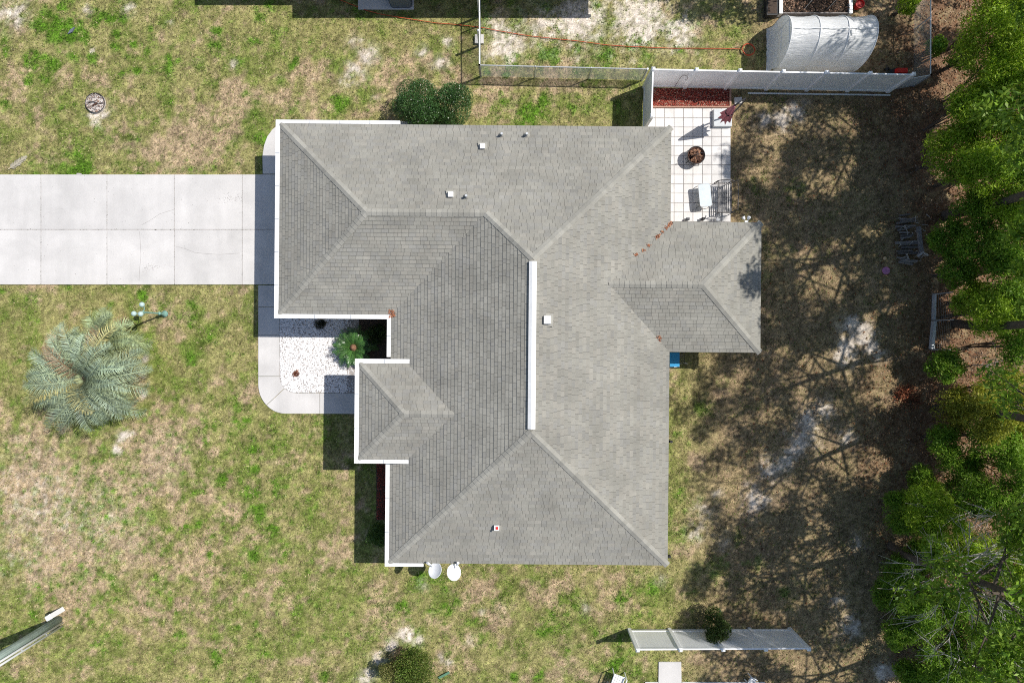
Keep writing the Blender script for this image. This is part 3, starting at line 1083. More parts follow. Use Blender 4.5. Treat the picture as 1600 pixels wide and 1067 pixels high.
for (a, b) in CAPS:
    A, B = HL(*a), HL(*b)
    L_ = (B - A).length
    d = (B - A) / L_
    hip = abs(d.z) > .05
    side = Vector((-d.y, d.x, 0)).normalized()
    drop = (PITCH / math.sqrt(2) if hip else PITCH)
    ex = .2
    cnt = max(1, int(round(L_ / ex)))
    ex = L_ / cnt
    hw = .13
    def sec(o_, lift):
        l = o_ + side * hw + Vector((0, 0, -drop * hw + lift))
        r = o_ - side * hw + Vector((0, 0, -drop * hw + lift))
        return [l, o_ + Vector((0, 0, lift + .008)), r]
    s0 = sec(Vector((0, 0, 0)), .040)
    s1 = sec(d * (ex * 1.04), .026)
    vs = s0 + s1 + [v - Vector((0, 0, .03)) for v in s0 + s1]
    fs = [(0, 1, 4, 3), (1, 2, 5, 4), (0, 6, 7, 1), (1, 7, 8, 2), (0, 3, 9, 6), (2, 8, 11, 5), (3, 4, 10, 9), (4, 5, 11, 10)]
    nn = (vs[1] - vs[0]).cross(vs[4] - vs[0])
    if nn.z < 0:
        fs = [tuple(reversed(f_)) for f_ in fs]
    cm = MB().add(vs, fs).mesh('cap_shingle', M['cap'])
    for i in range(cnt):
        obj('cap_shingle', cm, roof, A + d * ex * i)


# gutters
def gutter(x0, y0, x1, y1, z=ZE, h=.13):
    c = HL((x0 + x1) / 2, (y0 + y1) / 2, z - h / 2 + .03)
    sx, sy = abs(x1 - x0), abs(y1 - y0)
    m = MB().box(c, (sx, sy, h), math.radians(-.5))
    # rolled front lip and slightly recessed guard
    o = m.build('gutter', M['white'], house)
    n_ = int(max(sx, sy) / 1.5)
    for k in range(1, n_ + 1):
        u = k / (n_ + 1) - .5
        q = HL((x0 + x1) / 2 + (u * sx if sx > sy else 0), (y0 + y1) / 2 + (u * sy if sy > sx else 0), z + .033)
        MB().box(q, (.035 if sx > sy else sx * .9, .035 if sy > sx else sy * .9, .012), math.radians(-.5)).build('gutter_strap', M['galv'], o)
    return o


gutter(XG - .17, YG - .17, XG - .005, XN + .14)
gutter(XG + 0.0, XN + .005, -4.4, XN + .14)
gutter(XG + 0.0, YG - .17, XW - .16, YG - .005)
gutter(XW - .155, EN + .24, XW - .005, YG - .005)
gutter(EW - .17, ES - .15, EW - .005, EN + .17, ZE2)
gutter(EW + 0.0, EN + .005, EVx + .06, EN + .17, ZE2)
gutter(EW + 0.0, ES - .15, EVx + .06, ES - .005, ZE2)
gutter(XW - .16, YS - .13, XW - .005, ES - .2)
gutter(XW + 0.0, YS - .13, -3.35, YS - .005)
# ridge vent
zr = ZE + hm * PITCH
pts = []
for (y, ) in ((RN_ - .12,), (RS + .12,)):
    for (x, z) in ((-.135, -.03), (-.135, .05), (-.02, .105), (.10, .095), (.135, .05), (.135, -.03)):
        pts.append(HL(RX + x + .01, y, zr + z))
fs = [(i, i + 1, 7 + i, 6 + i) for i in range(5)] + [(0, 1, 2, 3, 4, 5)[::-1], (6, 7, 8, 9, 10, 11)]
fs = [tuple(reversed(f_)) for f_ in fs]
MB().add(pts, fs).build('ridge_vent', M['white'], roof)
# box vents and pipes
for (px, py, c) in ((754, 230, 0), (704.5, 305, 0), (855, 500, 1), (776, 823, 2)):
    x, y, z = roof_at(px, py)
    base = HL(x, y, z)
    s = (.2, .2, .16) if c != 1 else (.27, .30, .2)
    vb = MB().box((base.x, base.y, z + s[2] / 2), s, math.radians(-.5), taper=.92).build('box_vent', M['white'], roof)
    MB().box((base.x, base.y, z + .012), (s[0] + .16, s[1] + .16, .05), math.radians(-.5)).build('flashing', M['cap'], vb)
    if c == 2:
        MB().box((base.x + .015, base.y, z + s[2] + .008), (.09, .1, .02), math.radians(-.5)).build('red_cap', M['red'], vb)
for (px, py) in ((784, 212), (823, 212), (729, 308)):
    x, y, z = roof_at(px, py)
    b_ = HL(x, y, z)
    vp = MB().tube([(b_.x, b_.y, z - .05), (b_.x, b_.y, z + .28)], .045, 10).build('vent_pipe', M['galv'], roof)
    MB().lathe((b_.x, b_.y, z + .01), [(.13, -.03), (.12, .03), (.05, .09)], 12).build('flashing', M['cap'], vp)

# dry leaves collected in the valleys and gutters
def roof_leaves(pts, n, spread):
    c = []
    for _ in range(n):
        (px, py) = random.choice(pts)
        x, y, z = roof_at(px + random.gauss(0, spread), py + random.gauss(0, spread))
        v = HL(x, y, z + .04)
        c.append((v.x, v.y, v.z))
    c = np.array(c)
    pal = np.array([(.45, .18, .09), (.38, .15, .08), (.5, .28, .17), (.3, .12, .07)])
    col = pal[RNG.randint(0, 4, n)]
    v, f, cc = quads(c, RNG.uniform(.05, .1, n), col, asp=.5, flat=.25)
    o = obj('fallen_leaves', mesh_np('fallen_leaves', v, f, cc, M['litter']))
    return o


tag(roof_leaves([(1048, 349), (1045, 352), (1041, 356), (1035, 363), (1030, 368), (1026, 371), (1013, 384), (1005, 392), (994, 398)], 130, 1.3),
    'orange dry leaves in the roof valley above the patio', 'leaves', kind='stuff')
tag(roof_leaves([(1030, 528), (1033, 531), (1028, 526)], 26, 1.6), 'few orange dry leaves in the lower rear roof valley', 'leaves', kind='stuff')
tag(roof_leaves([(611, 489), (613, 486), (610, 494), (615, 492)], 60, 2.0), 'brown leaves clogging the front gutter corner', 'leaves', kind='stuff')


# satellite dishes
def dish(px, py, z, tilt_az, tilt, label, r=.27, lnb=(0, 0), foot=None):
    c = P(px, py, z)
    t = thing('satellite_dish', label, 'satellite dish', c, 'satellite dishes on the eave')
    nrm = Vector((math.cos(tilt_az) * math.sin(tilt), math.sin(tilt_az) * math.sin(tilt), math.cos(tilt)))
    R = nrm.to_track_quat('Z', 'Y').to_matrix()
    prof = [(.01, 0)] + [(r * k / 8, .16 * r * (k / 8) ** 2 * 1.4) for k in range(1, 9)] + [(r * 1.05, .225 * r), (r * 1.04, .19 * r)] + [(r * k / 8, .16 * r * (k / 8) ** 2 * 1.4 - .02) for k in range(8, 0, -1)] + [(.01, -.02)]
    MB().lathe(c, prof, 28, R, cap=False).build('reflector', M['fabric'], t, smooth=True)
    tip = c + Vector((lnb[0], lnb[1], .16))
    edge = c + Vector((lnb[0], lnb[1], 0)) * .45
    MB().tube([edge - Vector((0, 0, .03)), tip - Vector((0, 0, .05))], .022, 8).build('feed_arm', M['fabric'], t)
    d = (tip - edge).normalized()
    MB().tube([tip - d * .02, tip + d * .12], [.045, .055], 10).build('receiver', M['fabric'], t)
    f = Vector(foot)
    MB().tube([c - nrm * .03, c - nrm * .1, Vector((f.x, f.y, c.z - .3)), Vector((f.x, f.y + .12, c.z - .35))], .025, 8).build('mast', M['galv'], t)


e1 = HL(-2.95, YS + .0, 2.4)
dish(681, 891, 2.6, math.radians(140), math.radians(38), 'satellite dish with blue grey hollow face, nearer the front gutter end', .29, (-.24, .30), e1)
e2 = HL(-2.3, YS + .0, 2.4)
dish(708, 894, 2.6, math.radians(30), math.radians(42), 'bright white satellite dish, the one farther from the gutter end', .30, (.17, .36), e2)

# ------------------------------------------------------------------ patio
patio = thing('patio', 'white square paver patio behind the house', 'patio', G(1090, 260))
tag(patio, kind='structure')
a, b = G(1008.5, 169.5), G(1141.3, 362)
MB().box(((a.x + b.x) / 2, (a.y + b.y) / 2, -.005), (b.x - a.x, a.y - b.y, .05)).build('joint_sand', M['gravelbase'], patio)
pit = 14.72
pm = MB().box((0, 0, 0), (pit * S0 - .018, pit * S0 - .018, .05), taper=.985).mesh('paver', M['paver'])
for i in range(9):
    for j in range(13):
        x, y = 1141.2 - (i + .5) * pit, 170 + (j + .5) * pit
        if x < 1030 and y > 206:
            continue
        p = G(x, y, .02 + random.uniform(-.004, .004))
        obj('paver', pm, patio, p)
mulch = thing('mulch_bed', 'red bark mulch bed between white fence and patio', 'mulch', G(1075, 152))
tag(mulch, kind='structure')
slab([(1008, 138), (1139, 140), (1139, 167), (1008, 167)], mulch, .01, 'bed_floor', 'soil')
chips('bark_mulch', 1009, 139, 1138, 166.5, 7500, REDS + [(.33, .07, .05)], mulch, .03, (.03, .09))
a, b = G(1008, 167.3), G(1141, 169.3)
tag(MB().box(((a.x + b.x) / 2, (a.y + b.y) / 2, .045), (b.x - a.x, .06, .11)).build('edging_timber', M['timber']), 'pinkish timber edging between mulch bed and patio', 'edging')
a = G(1140.5, 153)
tag(MB().box((a.x, a.y, .03), (.07, .8, .1)).build('edging_timber', M['timber']), 'short timber edging at the right end of the mulch bed', 'edging')
a = G(1153, 158)
tag(MB().box((a.x, a.y, .03), (.34, .28, .07), .1, taper=.95).build('stepping_stone', M['concrete']), 'small concrete stepping stone beside the closed umbrella', 'stepping stone')

# cantilever umbrella
bc = G(1127, 187)
um = thing('cantilever_umbrella', 'closed faded burgundy cantilever umbrella on a grey base', 'umbrella', bc)
MB().box((bc.x, bc.y, .14), (.78, .74, .2), taper=.96).build('base', M['greybase'], um)
for sx in (-1, 1):
    for sy in (-1, 1):
        MB().box((bc.x + sx * .3, bc.y + sy * .28, .03), (.1, .1, .06)).build('foot', M['black'], um)
pb = G(1141, 181)
top = G(1119, 196)
pole = [Vector((pb.x, pb.y, .2)), Vector((pb.x + .02, pb.y, .9)), Vector((pb.x + .03, pb.y + .03, 1.5)), Vector((pb.x - .02, pb.y, 1.95)), Vector((pb.x - .14, pb.y - .09, 2.3)), Vector((pb.x - .36, pb.y - .24, 2.46)), Vector((top.x, top.y, 2.42))]
MB().tube(pole, .032, 10).build('pole', M['black'], um, smooth=True)
# folded canopy with pleats
vs, fs = [], []
nz, na = 9, 24
for i in range(nz):
    z = 2.36 - i * (1.42 / (nz - 1))
    rr_ = .05 + .17 * (i / (nz - 1)) ** .8
    for k in range(na):
        a = 2 * math.pi * k / na
        r = rr_ * (1.0 + (.38 if k % 3 == 0 else -.22) * (i / (nz - 1)))
        vs.append((top.x + r * math.cos(a) + .01 * i, top.y + r * math.sin(a), z + (.06 if (k % 3 and i == nz - 1) else 0)))
for i in range(nz - 1):
    for k in range(na):
        k2 = (k + 1) % na
        fs.append((i * na + k2, i * na + k, (i + 1) * na + k, (i + 1) * na + k2))
fs.append(tuple(range(na)))
MB().add(vs, fs).build('canopy', M['burgundy'], um)
MB().ring((top.x + .04, top.y, 1.65), .155, .02, 20, 6).build('tie_strap', M['black'], um)

# fire pit on the patio
fc = G(1083, 247.5)
fp = thing('fire_pit', 'round rusty metal fire pit filled with firewood on patio', 'fire pit', fc)
prof = [(.02, .22), (.2, .24), (.3, .32), (.345, .44), (.36, .47), (.335, .46), (.28, .35), (.18, .27), (.02, .25)]
MB().lathe(fc, prof, 28, cap=False).build('bowl', M['rust'], fp, smooth=True)
MB().ring(Vector((fc.x, fc.y, .48)), .365, .018, 32, 6).build('rim', M['black'], fp)
MB().ring(Vector((fc.x, fc.y, .16)), .30, .012, 28, 5).build('leg_ring', M['black'], fp)
for k in range(3):
    a = k * math.pi / 3 + .3
    d = Vector((math.cos(a), math.sin(a), 0))
    MB().tube([fc + d * .35 + Vector((0, 0, .48)), fc + d * .2 + Vector((0, 0, .62)), fc + Vector((0, 0, .66)), fc - d * .2 + Vector((0, 0, .62)), fc - d * .35 + Vector((0, 0, .48))], .01, 6).build('screen_bar', M['black'], fp)
for k in range(4):
    a = k * math.pi / 2 + .6
    d = Vector((math.cos(a), math.sin(a), 0))
    MB().tube([fc + d * .33 + Vector((0, 0, .42)), fc + d * .34 + Vector((0, 0, .2)), fc + d * .40 + Vector((0, 0, .0))], .016, 6).build('leg', M['black'], fp)
MB().tube([fc + Vector((-.36, -.1, .47)), fc + Vector((-.44, -.16, .5)), fc + Vector((-.47, -.14, .48))], .014, 6).build('handle', M['black'], fp)
for k, (ax, ay, bx, by, z) in enumerate(((-.2, -.22, .18, .2, .42), (-.02, -.28, -.08, .25, .46), (-.25, .05, .24, -.06, .5), (.08, .26, .2, -.22, .45), (-.26, .14, .1, .24, .44))):
    lg = MB().tube([fc + Vector((ax, ay, z)), fc + Vector(((ax + bx) / 2, (ay + by) / 2, z + .02)), fc + Vector((bx, by, z + .02))], [.045, .055, .04], 7).build('firewood_log', M['wood'])
    tag(lg, 'brown split firewood log lying in the patio fire pit', 'log', 'logs in the patio fire pit')

# coffee table (rounded) and slatted metal bench
tcx, tcy = 1096.5, 309
tc_ = G(tcx, tcy)
tb = thing('coffee_table', 'low blue grey topped patio table in front of the slatted bench', 'table', tc_)
poly = []
hw_, hl_ = .235, .46
for (sx, sy, a0) in ((1, 1, 0), (-1, 1, 90), (-1, -1, 180), (1, -1, 270)):
    for k in range(5):
        a = math.radians(a0 + k * 22.5)
        x = sx * (hw_ - .08) + .08 * math.cos(a)
        y = sy * (hl_ - .08) + .08 * math.sin(a)
        ca, sa = math.cos(.1), math.sin(.1)
        poly.append((tc_.x + x * ca - y * sa, tc_.y + x * sa + y * ca))
MB().prism(poly, .485, .5).build('table_top', M['tabletop'], tb)
ctr = Vector((tc_.x, tc_.y, .49))
rim = [Vector((p[0], p[1], .49)) for p in poly]
MB().tube([ctr + (p - ctr) * 1.03 for p in rim] + [ctr + (rim[0] - ctr) * 1.03], .016, 6).build('rim', M['greybase'], tb)
for (sx, sy) in ((1, 1), (-1, 1), (-1, -1), (1, -1)):
    MB().tube([(tc_.x + sx * .2, tc_.y + sy * .4, .48), (tc_.x + sx * .24, tc_.y + sy * .46, .04)], .014, 6).build('leg', M['benchmetal'], tb)

bc = G(1126, 312)
bn = thing('slatted_bench', 'dark metal slatted bench with curved arms at patio edge', 'bench', bc)
bl, bd = 1.26, .56
x0, x1, y0, y1 = bc.x - .24, bc.x + .32, bc.y - bl / 2, bc.y + bl / 2
for x in (x0, x1):
    MB().tube([(x, y0, .43), (x, y1, .43)], .016, 6).build('seat_rail', M['benchmetal'], bn)
for y in (y0, bc.y, y1):
    MB().tube([(x0, y, .43), (x1, y, .43)], .016, 6).build('seat_rail', M['benchmetal'], bn)
for k in range(7):
    x = x0 + .04 + k * (x1 - x0 - .08) / 6
    MB().box((x, bc.y, .445), (.04, bl - .02, .012)).build('seat_slat', M['benchmetal'], bn)
for y in (y0 + .03, y1 - .03):
    MB().tube([(x1 + .02, y, .43), (x1 + .1, y, .95)], .016, 6).build('back_post', M['benchmetal'], bn)
MB().tube([(x1 + .1, y0 + .03, .95), (x1 + .11, bc.y, .98), (x1 + .1, y1 - .03, .95)], .016, 6).build('back_rail', M['benchmetal'], bn)
for k in range(11):
    y = y0 + .12 + k * (bl - .24) / 10
    MB().tube([(x1 + .025, y, .47), (x1 + .1, y, .95)], .006, 4).build('back_bar', M['benchmetal'], bn)
for y in (y0 - .03, y1 + .03):
    s_ = 1 if y > bc.y else -1
    MB().tube([(x0 - .16, y - s_ * .06, .40), (x0 - .05, y, .60), (x0 + .12, y + s_ * .02, .66), (x1 - .1, y + s_ * .02, .66), (x1 + .06, y - s_ * .02, .64)], .02, 6).build('arm_rest', M['benchmetal'], bn, smooth=True)
    for x in (x0, x1):
        MB().tube([(x, y, .62), (x, y, .05)], .016, 6).build('leg', M['benchmetal'], bn)

# small things near the rear wing eave
for (px, py, m, lab, nm, cat) in ((1074.5, 342.5, 'darkgrey', 'dark small garden lantern near the rear eave, left of the pair', 'garden_lantern', 'lantern'),
                                  (1098.5, 342, 'black', 'black small garden lantern on a white base by the eave', 'garden_lantern', 'lantern')):
    p = P(px, py, .2)
    t = thing(nm, lab, cat, (p.x, p.y, .045))
    MB().box((p.x, p.y, .06), (.18, .12, .03)).build('base', M['fabric'], t)
    MB().box((p.x, p.y, .16), (.13, .09, .17), taper=.8).build('lamp_body', M[m], t)
    MB().box((p.x, p.y, .26), (.15, .11, .03), taper=.4).build('lid', M[m], t)
p = P(1122, 343.5, .2)
tag(MB().box((p.x, p.y, .12), (.17, .12, .15), taper=.85).build('plant_pot', M['fabric']), 'small white pot at the patio edge below the eave', 'pot')
p = P(1166, 344, 2.35)
t = thing('floodlight', 'white twin head floodlight under the rear wing eave', 'floodlight', p)
MB().box((p.x, p.y - .1, p.z), (.12, .14, .1)).build('mount', M['fabric'], t)
for s_ in (-1, 1):
    MB().lathe((p.x + s_ * .075, p.y + .03, p.z), [(.035, -.02), (.06, .05), (.075, .11), (.02, .10)], 14, Vector((s_ * .5, 1, -.1)).to_track_quat('Z', 'X').to_matrix()).build('lamp_head', M['fabric'], t, smooth=True)


# ------------------------------------------------------------------ fences
def vinyl_fence(name, label, paths, h=1.9, z0=.04):
    """paths: list of (start, end, npanels)"""
    first = paths[0][0]
    t = thing(name, label, 'fence', first)
    done = []
    for (A, B, n) in paths:
        A, B = Vector(A), Vector(B)
        d = (B - A)
        L_ = d.length
        d.normalize()
        rz = math.atan2(d.y, d.x)
        pw = L_ / n
        for i in range(n + 1):
            c = A + d * pw * i
            if any((c - q).length < .05 for q in done):
                continue
            done.append(c.copy())
            po = MB().box((c.x, c.y, (h + .06) / 2), (.127, .127, h + .06), rz).build('post', M['vinyl'], t)
            MB().box((c.x, c.y, h + .085), (.15, .15, .05), rz, taper=.45).build('post_cap', M['vinyl'], po)
        inner = pw - .13
        nb = 11
        bw = inner / nb
        bmesh_ = MB().box((0, 0, 0), (bw - .002, .02, h - .28), rz).mesh('board', M['vinyl'])
        for i in range(n):
            c = A + d * pw * (i + .5)
            for (z, hh) in ((h - .07, .13), (.11 + z0, .15)):
                MB().box((c.x, c.y, z), (inner, .052, hh), rz).build('rail', M['vinyl'], t)
            for k in range(nb):
                q = A + d * (pw * i + .065 + bw * (k + .5))
                obj('board', bmesh_, t, (q.x, q.y, h / 2 + z0 - .02))
    return t


vinyl_fence('vinyl_fence', 'long white vinyl privacy fence beside patio and greenhouse', [(G(1006, 136.5), G(1386, 144), 6), (G(1006, 136.5), G(1004, 205), 1)])
vinyl_fence('vinyl_fence', 'short white vinyl fence section with a round shrub before it', [(G(983, 983), G(1233, 981.5), 4)])
a, b = G(1168, 146.5), G(1390, 149.5)
tag(MB().tube([a + Vector((0, 0, .04)), b + Vector((0, 0, .04))], .035, 8).build('white_pipe', M['fabric']), 'white plastic pipe on the ground along the fence foot', 'pipe')


def chain_fence(label, paths, h=1.2, spacing=2.15, skip_first=False):
    t = thing('chain_link_fence', label, 'fence', paths[0][0], 'chain link fences at the upper yard')
    for (A, B, gate) in paths:
        A, B = Vector(A), Vector(B)
        d = B - A
        L_ = d.length
        d.normalize()
        n = max(1, int(round(L_ / spacing)))
        for i in range(n + 1):
            c = A + d * L_ * i / n
            r = .045 if (i == 0 or i == n) else .026
            MB().tube([(c.x, c.y, 0), (c.x, c.y, h + .04)], r, 8).build('post', M['galv'], t)
        MB().tube([A + Vector((0, 0, h)), B + Vector((0, 0, h))], .024, 8).build('top_rail', M['galv'], t)
        mb = MB()
        stp = .062
        up = Vector((0, 0, 1))
        k = -int(h / stp)
        hh = h - .05
        while k * stp < L_:
            for s_ in (1, -1):
                s0 = k * stp
                # line from (s0,0) to (s0+hh,hh) or mirrored, clipped to [0,L]
                u0, u1 = s0, s0 + hh
                t0, t1 = 0.0, 1.0
                if u0 < 0:
                    t0 = -u0 / hh
                if u1 > L_:
                    t1 = (L_ - u0) / hh
                if t1 - t0 > .02:
                    za, zb = t0 * hh, t1 * hh
                    if s_ < 0:
                        za, zb = hh - za, hh - zb
                    p0 = A + d * (u0 + t0 * hh) + up * (za + .03)
                    p1 = A + d * (u0 + t1 * hh) + up * (zb + .03)
                    mb.tube([p0, p1], .0034, 3, cap=False)
            k += 1
        mb.build('wire_mesh', M['wire'], t)
    return t


chain_fence('chain link fence joining the white fence above the house', [(G(751, 120), G(1003, 126), 0), (G(751, 120), G(751, -40), 0)])
chain_fence('chain link fence corner right of the long white fence', [(G(1427, 135), G(1427, -40), 0), (G(1391, 141.5), G(1427, 135), 0)])
for (y, lab) in ((26, 'thick steel gate post in the house shadow'), (72, 'thick steel gate post nearest the hose')):
    c = G(749.5, y)
    t = thing('gate_post', lab, 'post', c, 'gate posts of the chain link fence')
    MB().tube([(c.x, c.y, 0), (c.x, c.y, 1.42)], .05, 10).build('post', M['galv'], t)
    MB().ball((c.x, c.y, 1.43), .055).build('cap', M['galv'], t, smooth=True)
c = G(749, 63)
tag(MB().box((c.x, c.y, .06), (.38, .38, .14), taper=.97).build('concrete_block', M['concrete']), 'square concrete block under the chain link fence', 'block')

# garden hook and ornament on the fence
c = G(1050, 142)
t = thing('garden_hook', 'thin rusty garden hook standing in the red mulch', 'garden hook', c)
MB().tube([c, c + Vector((.02, .02, .9)), c + Vector((.03, .04, 1.35)), c + Vector((.12, .07, 1.5)), c + Vector((.28, .05, 1.45)), c + Vector((.33, .0, 1.3))], .009, 6).build('stem', M['rust'], t)
MB().tube([c + Vector((.33, 0, 1.3)), c + Vector((.3, -.03, 1.22)), c + Vector((.25, -.02, 1.25))], .009, 6).build('hook_end', M['rust'], t)
c = P(1276, 126, 1.05)
t = thing('fence_ornament', 'small dark teal lizard ornament on the white fence', 'ornament', c)
MB().ball(c, (.07, .03, .12), 10, 6).build('body', M['teal'], t, smooth=True)
MB().ball(c + Vector((.05, -.01, .13)), (.045, .03, .05), 10, 6).build('head', M['teal'], t, smooth=True)
MB().tube([c + Vector((0, 0, -.1)), c + Vector((-.06, 0, -.2)), c + Vector((-.02, 0, -.28)), c + Vector((.06, 0, -.26))], [.03, .02, .012, .005], 6).build('tail', M['teal'], t)
for (sx, sz) in ((1, .06), (-1, .06), (1, -.07), (-1, -.07)):
    MB().tube([c + Vector((sx * .05, 0, sz)), c + Vector((sx * .12, -.01, sz + .02)), c + Vector((sx * .13, -.01, sz + .07))], .012, 5).build('leg', M['teal'], t)

# ------------------------------------------------------------------ greenhouse tunnel
GX0, GX1 = G(1208, 0).x, G(1334, 0).x
GYC = G(0, 77).y
GW_, GH_ = 0.98, 1.95


def hoop(x, k, n=18, grow=0.0):
    pts = []
    for i in range(n + 1):
        a = math.pi * i / n
        cy = -math.cos(a)
        sz = math.sin(a) ** .75
        pts.append(Vector((x, GYC + cy * (GW_ + grow), (GH_ + grow) * sz)))
    return pts


gh_ = thing('poly_tunnel', 'white plastic film poly tunnel greenhouse behind the long fence', 'greenhouse', (GX0, GYC, 0))
vs, fs = [], []
nx_, na_ = 40, 40
rg = random.Random(5)
for i in range(nx_ + 1):
    x = GX0 + (GX1 - GX0) * i / nx_
    sag = .035 * math.sin(math.pi * ((i / nx_) * 3 % 1))
    h_ = hoop(x, 0, na_)
    for k, p in enumerate(h_):
        w = 1 - sag * (1 if 2 < k < na_ - 2 else 0) + rg.uniform(-.006, .006)
        vs.append((p.x, GYC + (p.y - GYC) * w, p.z * w))
for i in range(nx_):
    for k in range(na_):
        a0_ = i * (na_ + 1) + k
        fs.append((a0_, a0_ + 1, a0_ + na_ + 2, a0_ + na_ + 1))
MB().add(vs, fs).build('cover_sheet', M['film'], gh_, smooth=True)
for x in (GX0, GX1):
    h_ = hoop(x, 0, 24)
    MB().add(h_ + [Vector((x, GYC, 0))], [tuple(range(24, -1, -1)) if x == GX0 else tuple(range(25))]).build('end_sheet', M['film'], gh_)
for k in range(4):
    x = GX0 + (GX1 - GX0) * k / 3
    MB().tube(hoop(x, 0, 24, .012), .018, 6).build('hoop', M['fabric'], gh_, smooth=True)
for (yy, zz) in ((GYC - GW_ * .97, .55), (GYC + GW_ * .97, .55), (GYC, GH_ + .01)):
    MB().tube([(GX0, yy, zz), (GX1, yy, zz)], .014, 6).build('purlin', M['fabric'], gh_)
for (p0, p1) in (((GYC - .45, 0), (GYC - .45, 1.75)), ((GYC + .45, 0), (GYC + .45, 1.75)), ((GYC - .45, 1.75), (GYC + .45, 1.75)), ((GYC - .45, .9), (GYC + .45, .9))):
    MB().tube([(GX0 - .025, p0[0], p0[1]), (GX0 - .025, p1[0], p1[1])], .018, 6).build('door_frame', M['fabric'], gh_)
# loose skirt of film spread on the ground at the open end
rg = random.Random(9)
vs, fs = [], []
for i in range(7):
    for k in range(13):
        vs.append((GX0 - .02 - .28 * i / 6 + rg.uniform(-.02, .02), GYC - .95 + 1.8 * k / 12, .03 + .5 * (1 - i / 6) ** 2 + rg.uniform(0, .03)))
for i in range(6):
    for k in range(12):
        a0_ = i * 13 + k
        fs.append((a0_, a0_ + 13, a0_ + 14, a0_ + 1))
MB().add(vs, fs).build('door_flap', M['film'], gh_, smooth=True)

# garden bed behind the tunnel
gb = thing('garden_bed', 'raised garden bed with brown soil behind the poly tunnel', 'garden bed', G(1270, -5))
slab([(1218, -40), (1323, -40), (1323, 24), (1218, 24)], gb, .16, 'soil_fill', 'soil', -.02)
for x in (1216, 1324):
    a, b = G(x, 27), G(x, -45)
    MB().box(((a.x + b.x) / 2, (a.y + b.y) / 2, .16), (.14, b.y - a.y, .32)).build('side_board', M['galv'], gb)
a, b = G(1218, 25.5), G(1322, 25.5)
MB().box(((a.x + b.x) / 2, a.y, .14), (b.x - a.x, .05, .28)).build('end_board', M['oldwood'], gb)
chips('bark_mulch', 1219, -38, 1322, 23, 3500, [(.17, .1, .06), (.3, .18, .12), (.1, .065, .045), (.38, .25, .18)], gb, .19, (.04, .12))
for x in (1252, 1288):
    MB().tube([G(x, 20, .2), G(x, 20, 1.1), G(x, -30, 1.1), G(x, -30, .2)], .011, 6).build('support_wire', M['galv'], gb)
c = G(1202, 20)
t = thing('planter_tub', 'black square planter tub beside the garden bed', 'planter', c)
c2 = G(1201, 14)
MB().box((c2.x, c2.y, .2), (.42, .85, .4), taper=1.08).build('tub', M['black'], t)
MB().box((c2.x, c2.y, .4), (.38, .8, .03)).build('soil', M['soil'], t)
c = G(1338, 12)
t = thing('plant_pot', 'red round plant pot at the top beside the garden bed', 'pot', c)
MB().lathe(c, [(.12, 0), (.17, .3), (.19, .3), (.19, .34), (.16, .34), (.15, .28), (.01, .28)], 18).build('pot', M['red'], t)

# lawn mower
c = G(1396, 121)
t = thing('lawn_mower', 'black push lawn mower with a red engine cover behind fence', 'lawn mower', c)
MB().prism([(c.x + .46 * math.cos(a) * (1 if math.cos(a) > 0 else 1.0), c.y + .27 * math.sin(a)) for a in [k * math.pi / 8 for k in range(16)]], .12, .34).build('deck', M['black'], t)
MB().box((c.x + .1, c.y + .1, .42), (.48, .2, .18), taper=.9).build('engine_cover', M['red'], t)
for (sx, sy) in ((-1, -1), (-1, 1), (1, -1), (1, 1)):
    q = c + Vector((sx * .34, sy * .3, .11))
    w_ = MB().tube([q - Vector((0, .03, 0)), q + Vector((0, .03, 0))], .11, 14).build('wheel', M['black'], t)
    MB().tube([q - Vector((0, .034, 0)), q + Vector((0, .034, 0))], .05, 10).build('hub', M['greybase'], w_)
for sy in (-.18, .18):
    MB().tube([c + Vector((-.3, sy, .3)), c + Vector((-.75, sy, .85))], .013, 6).build('handle_bar', M['black'], t)
MB().tube([c + Vector((-.75, -.18, .85)), c + Vector((-.75, .18, .85))], .016, 6).build('grip', M['black'], t)

# hose
pts = [(500, -30), (530, 0), (545, 6), (560, 13), (575, 19), (600, 24), (640, 30), (680, 37), (720, 41), (755, 45), (790, 51), (830, 57), (870, 62), (910, 67), (950, 72), (1000, 74), (1050, 76), (1100, 77), (1140, 78), (1160, 78)]
smp = []
for i in range(len(pts) - 1):
    for k in range(4):
        u = k / 4
        smp.append(G(pts[i][0] + (pts[i + 1][0] - pts[i][0]) * u + .6 * math.sin(i * 2.1 + u), pts[i][1] + (pts[i + 1][1] - pts[i][1]) * u + .7 * math.sin(i * 1.3 + u * 2), .045))
for k in range(60):
    a = k * .34
    smp.append(G(1168.5 + (9.5 + .8 * math.sin(k * .7)) * math.cos(a + 3.2), 79 + (9 + .8 * math.cos(k * .5)) * math.sin(a + 3.2), .05 + .0012 * k))
hose = MB().tube(smp, .015, 6).build('garden_hose', M['hose'], smooth=True)
tag(hose, 'long red orange garden hose ending in a coil', 'hose')

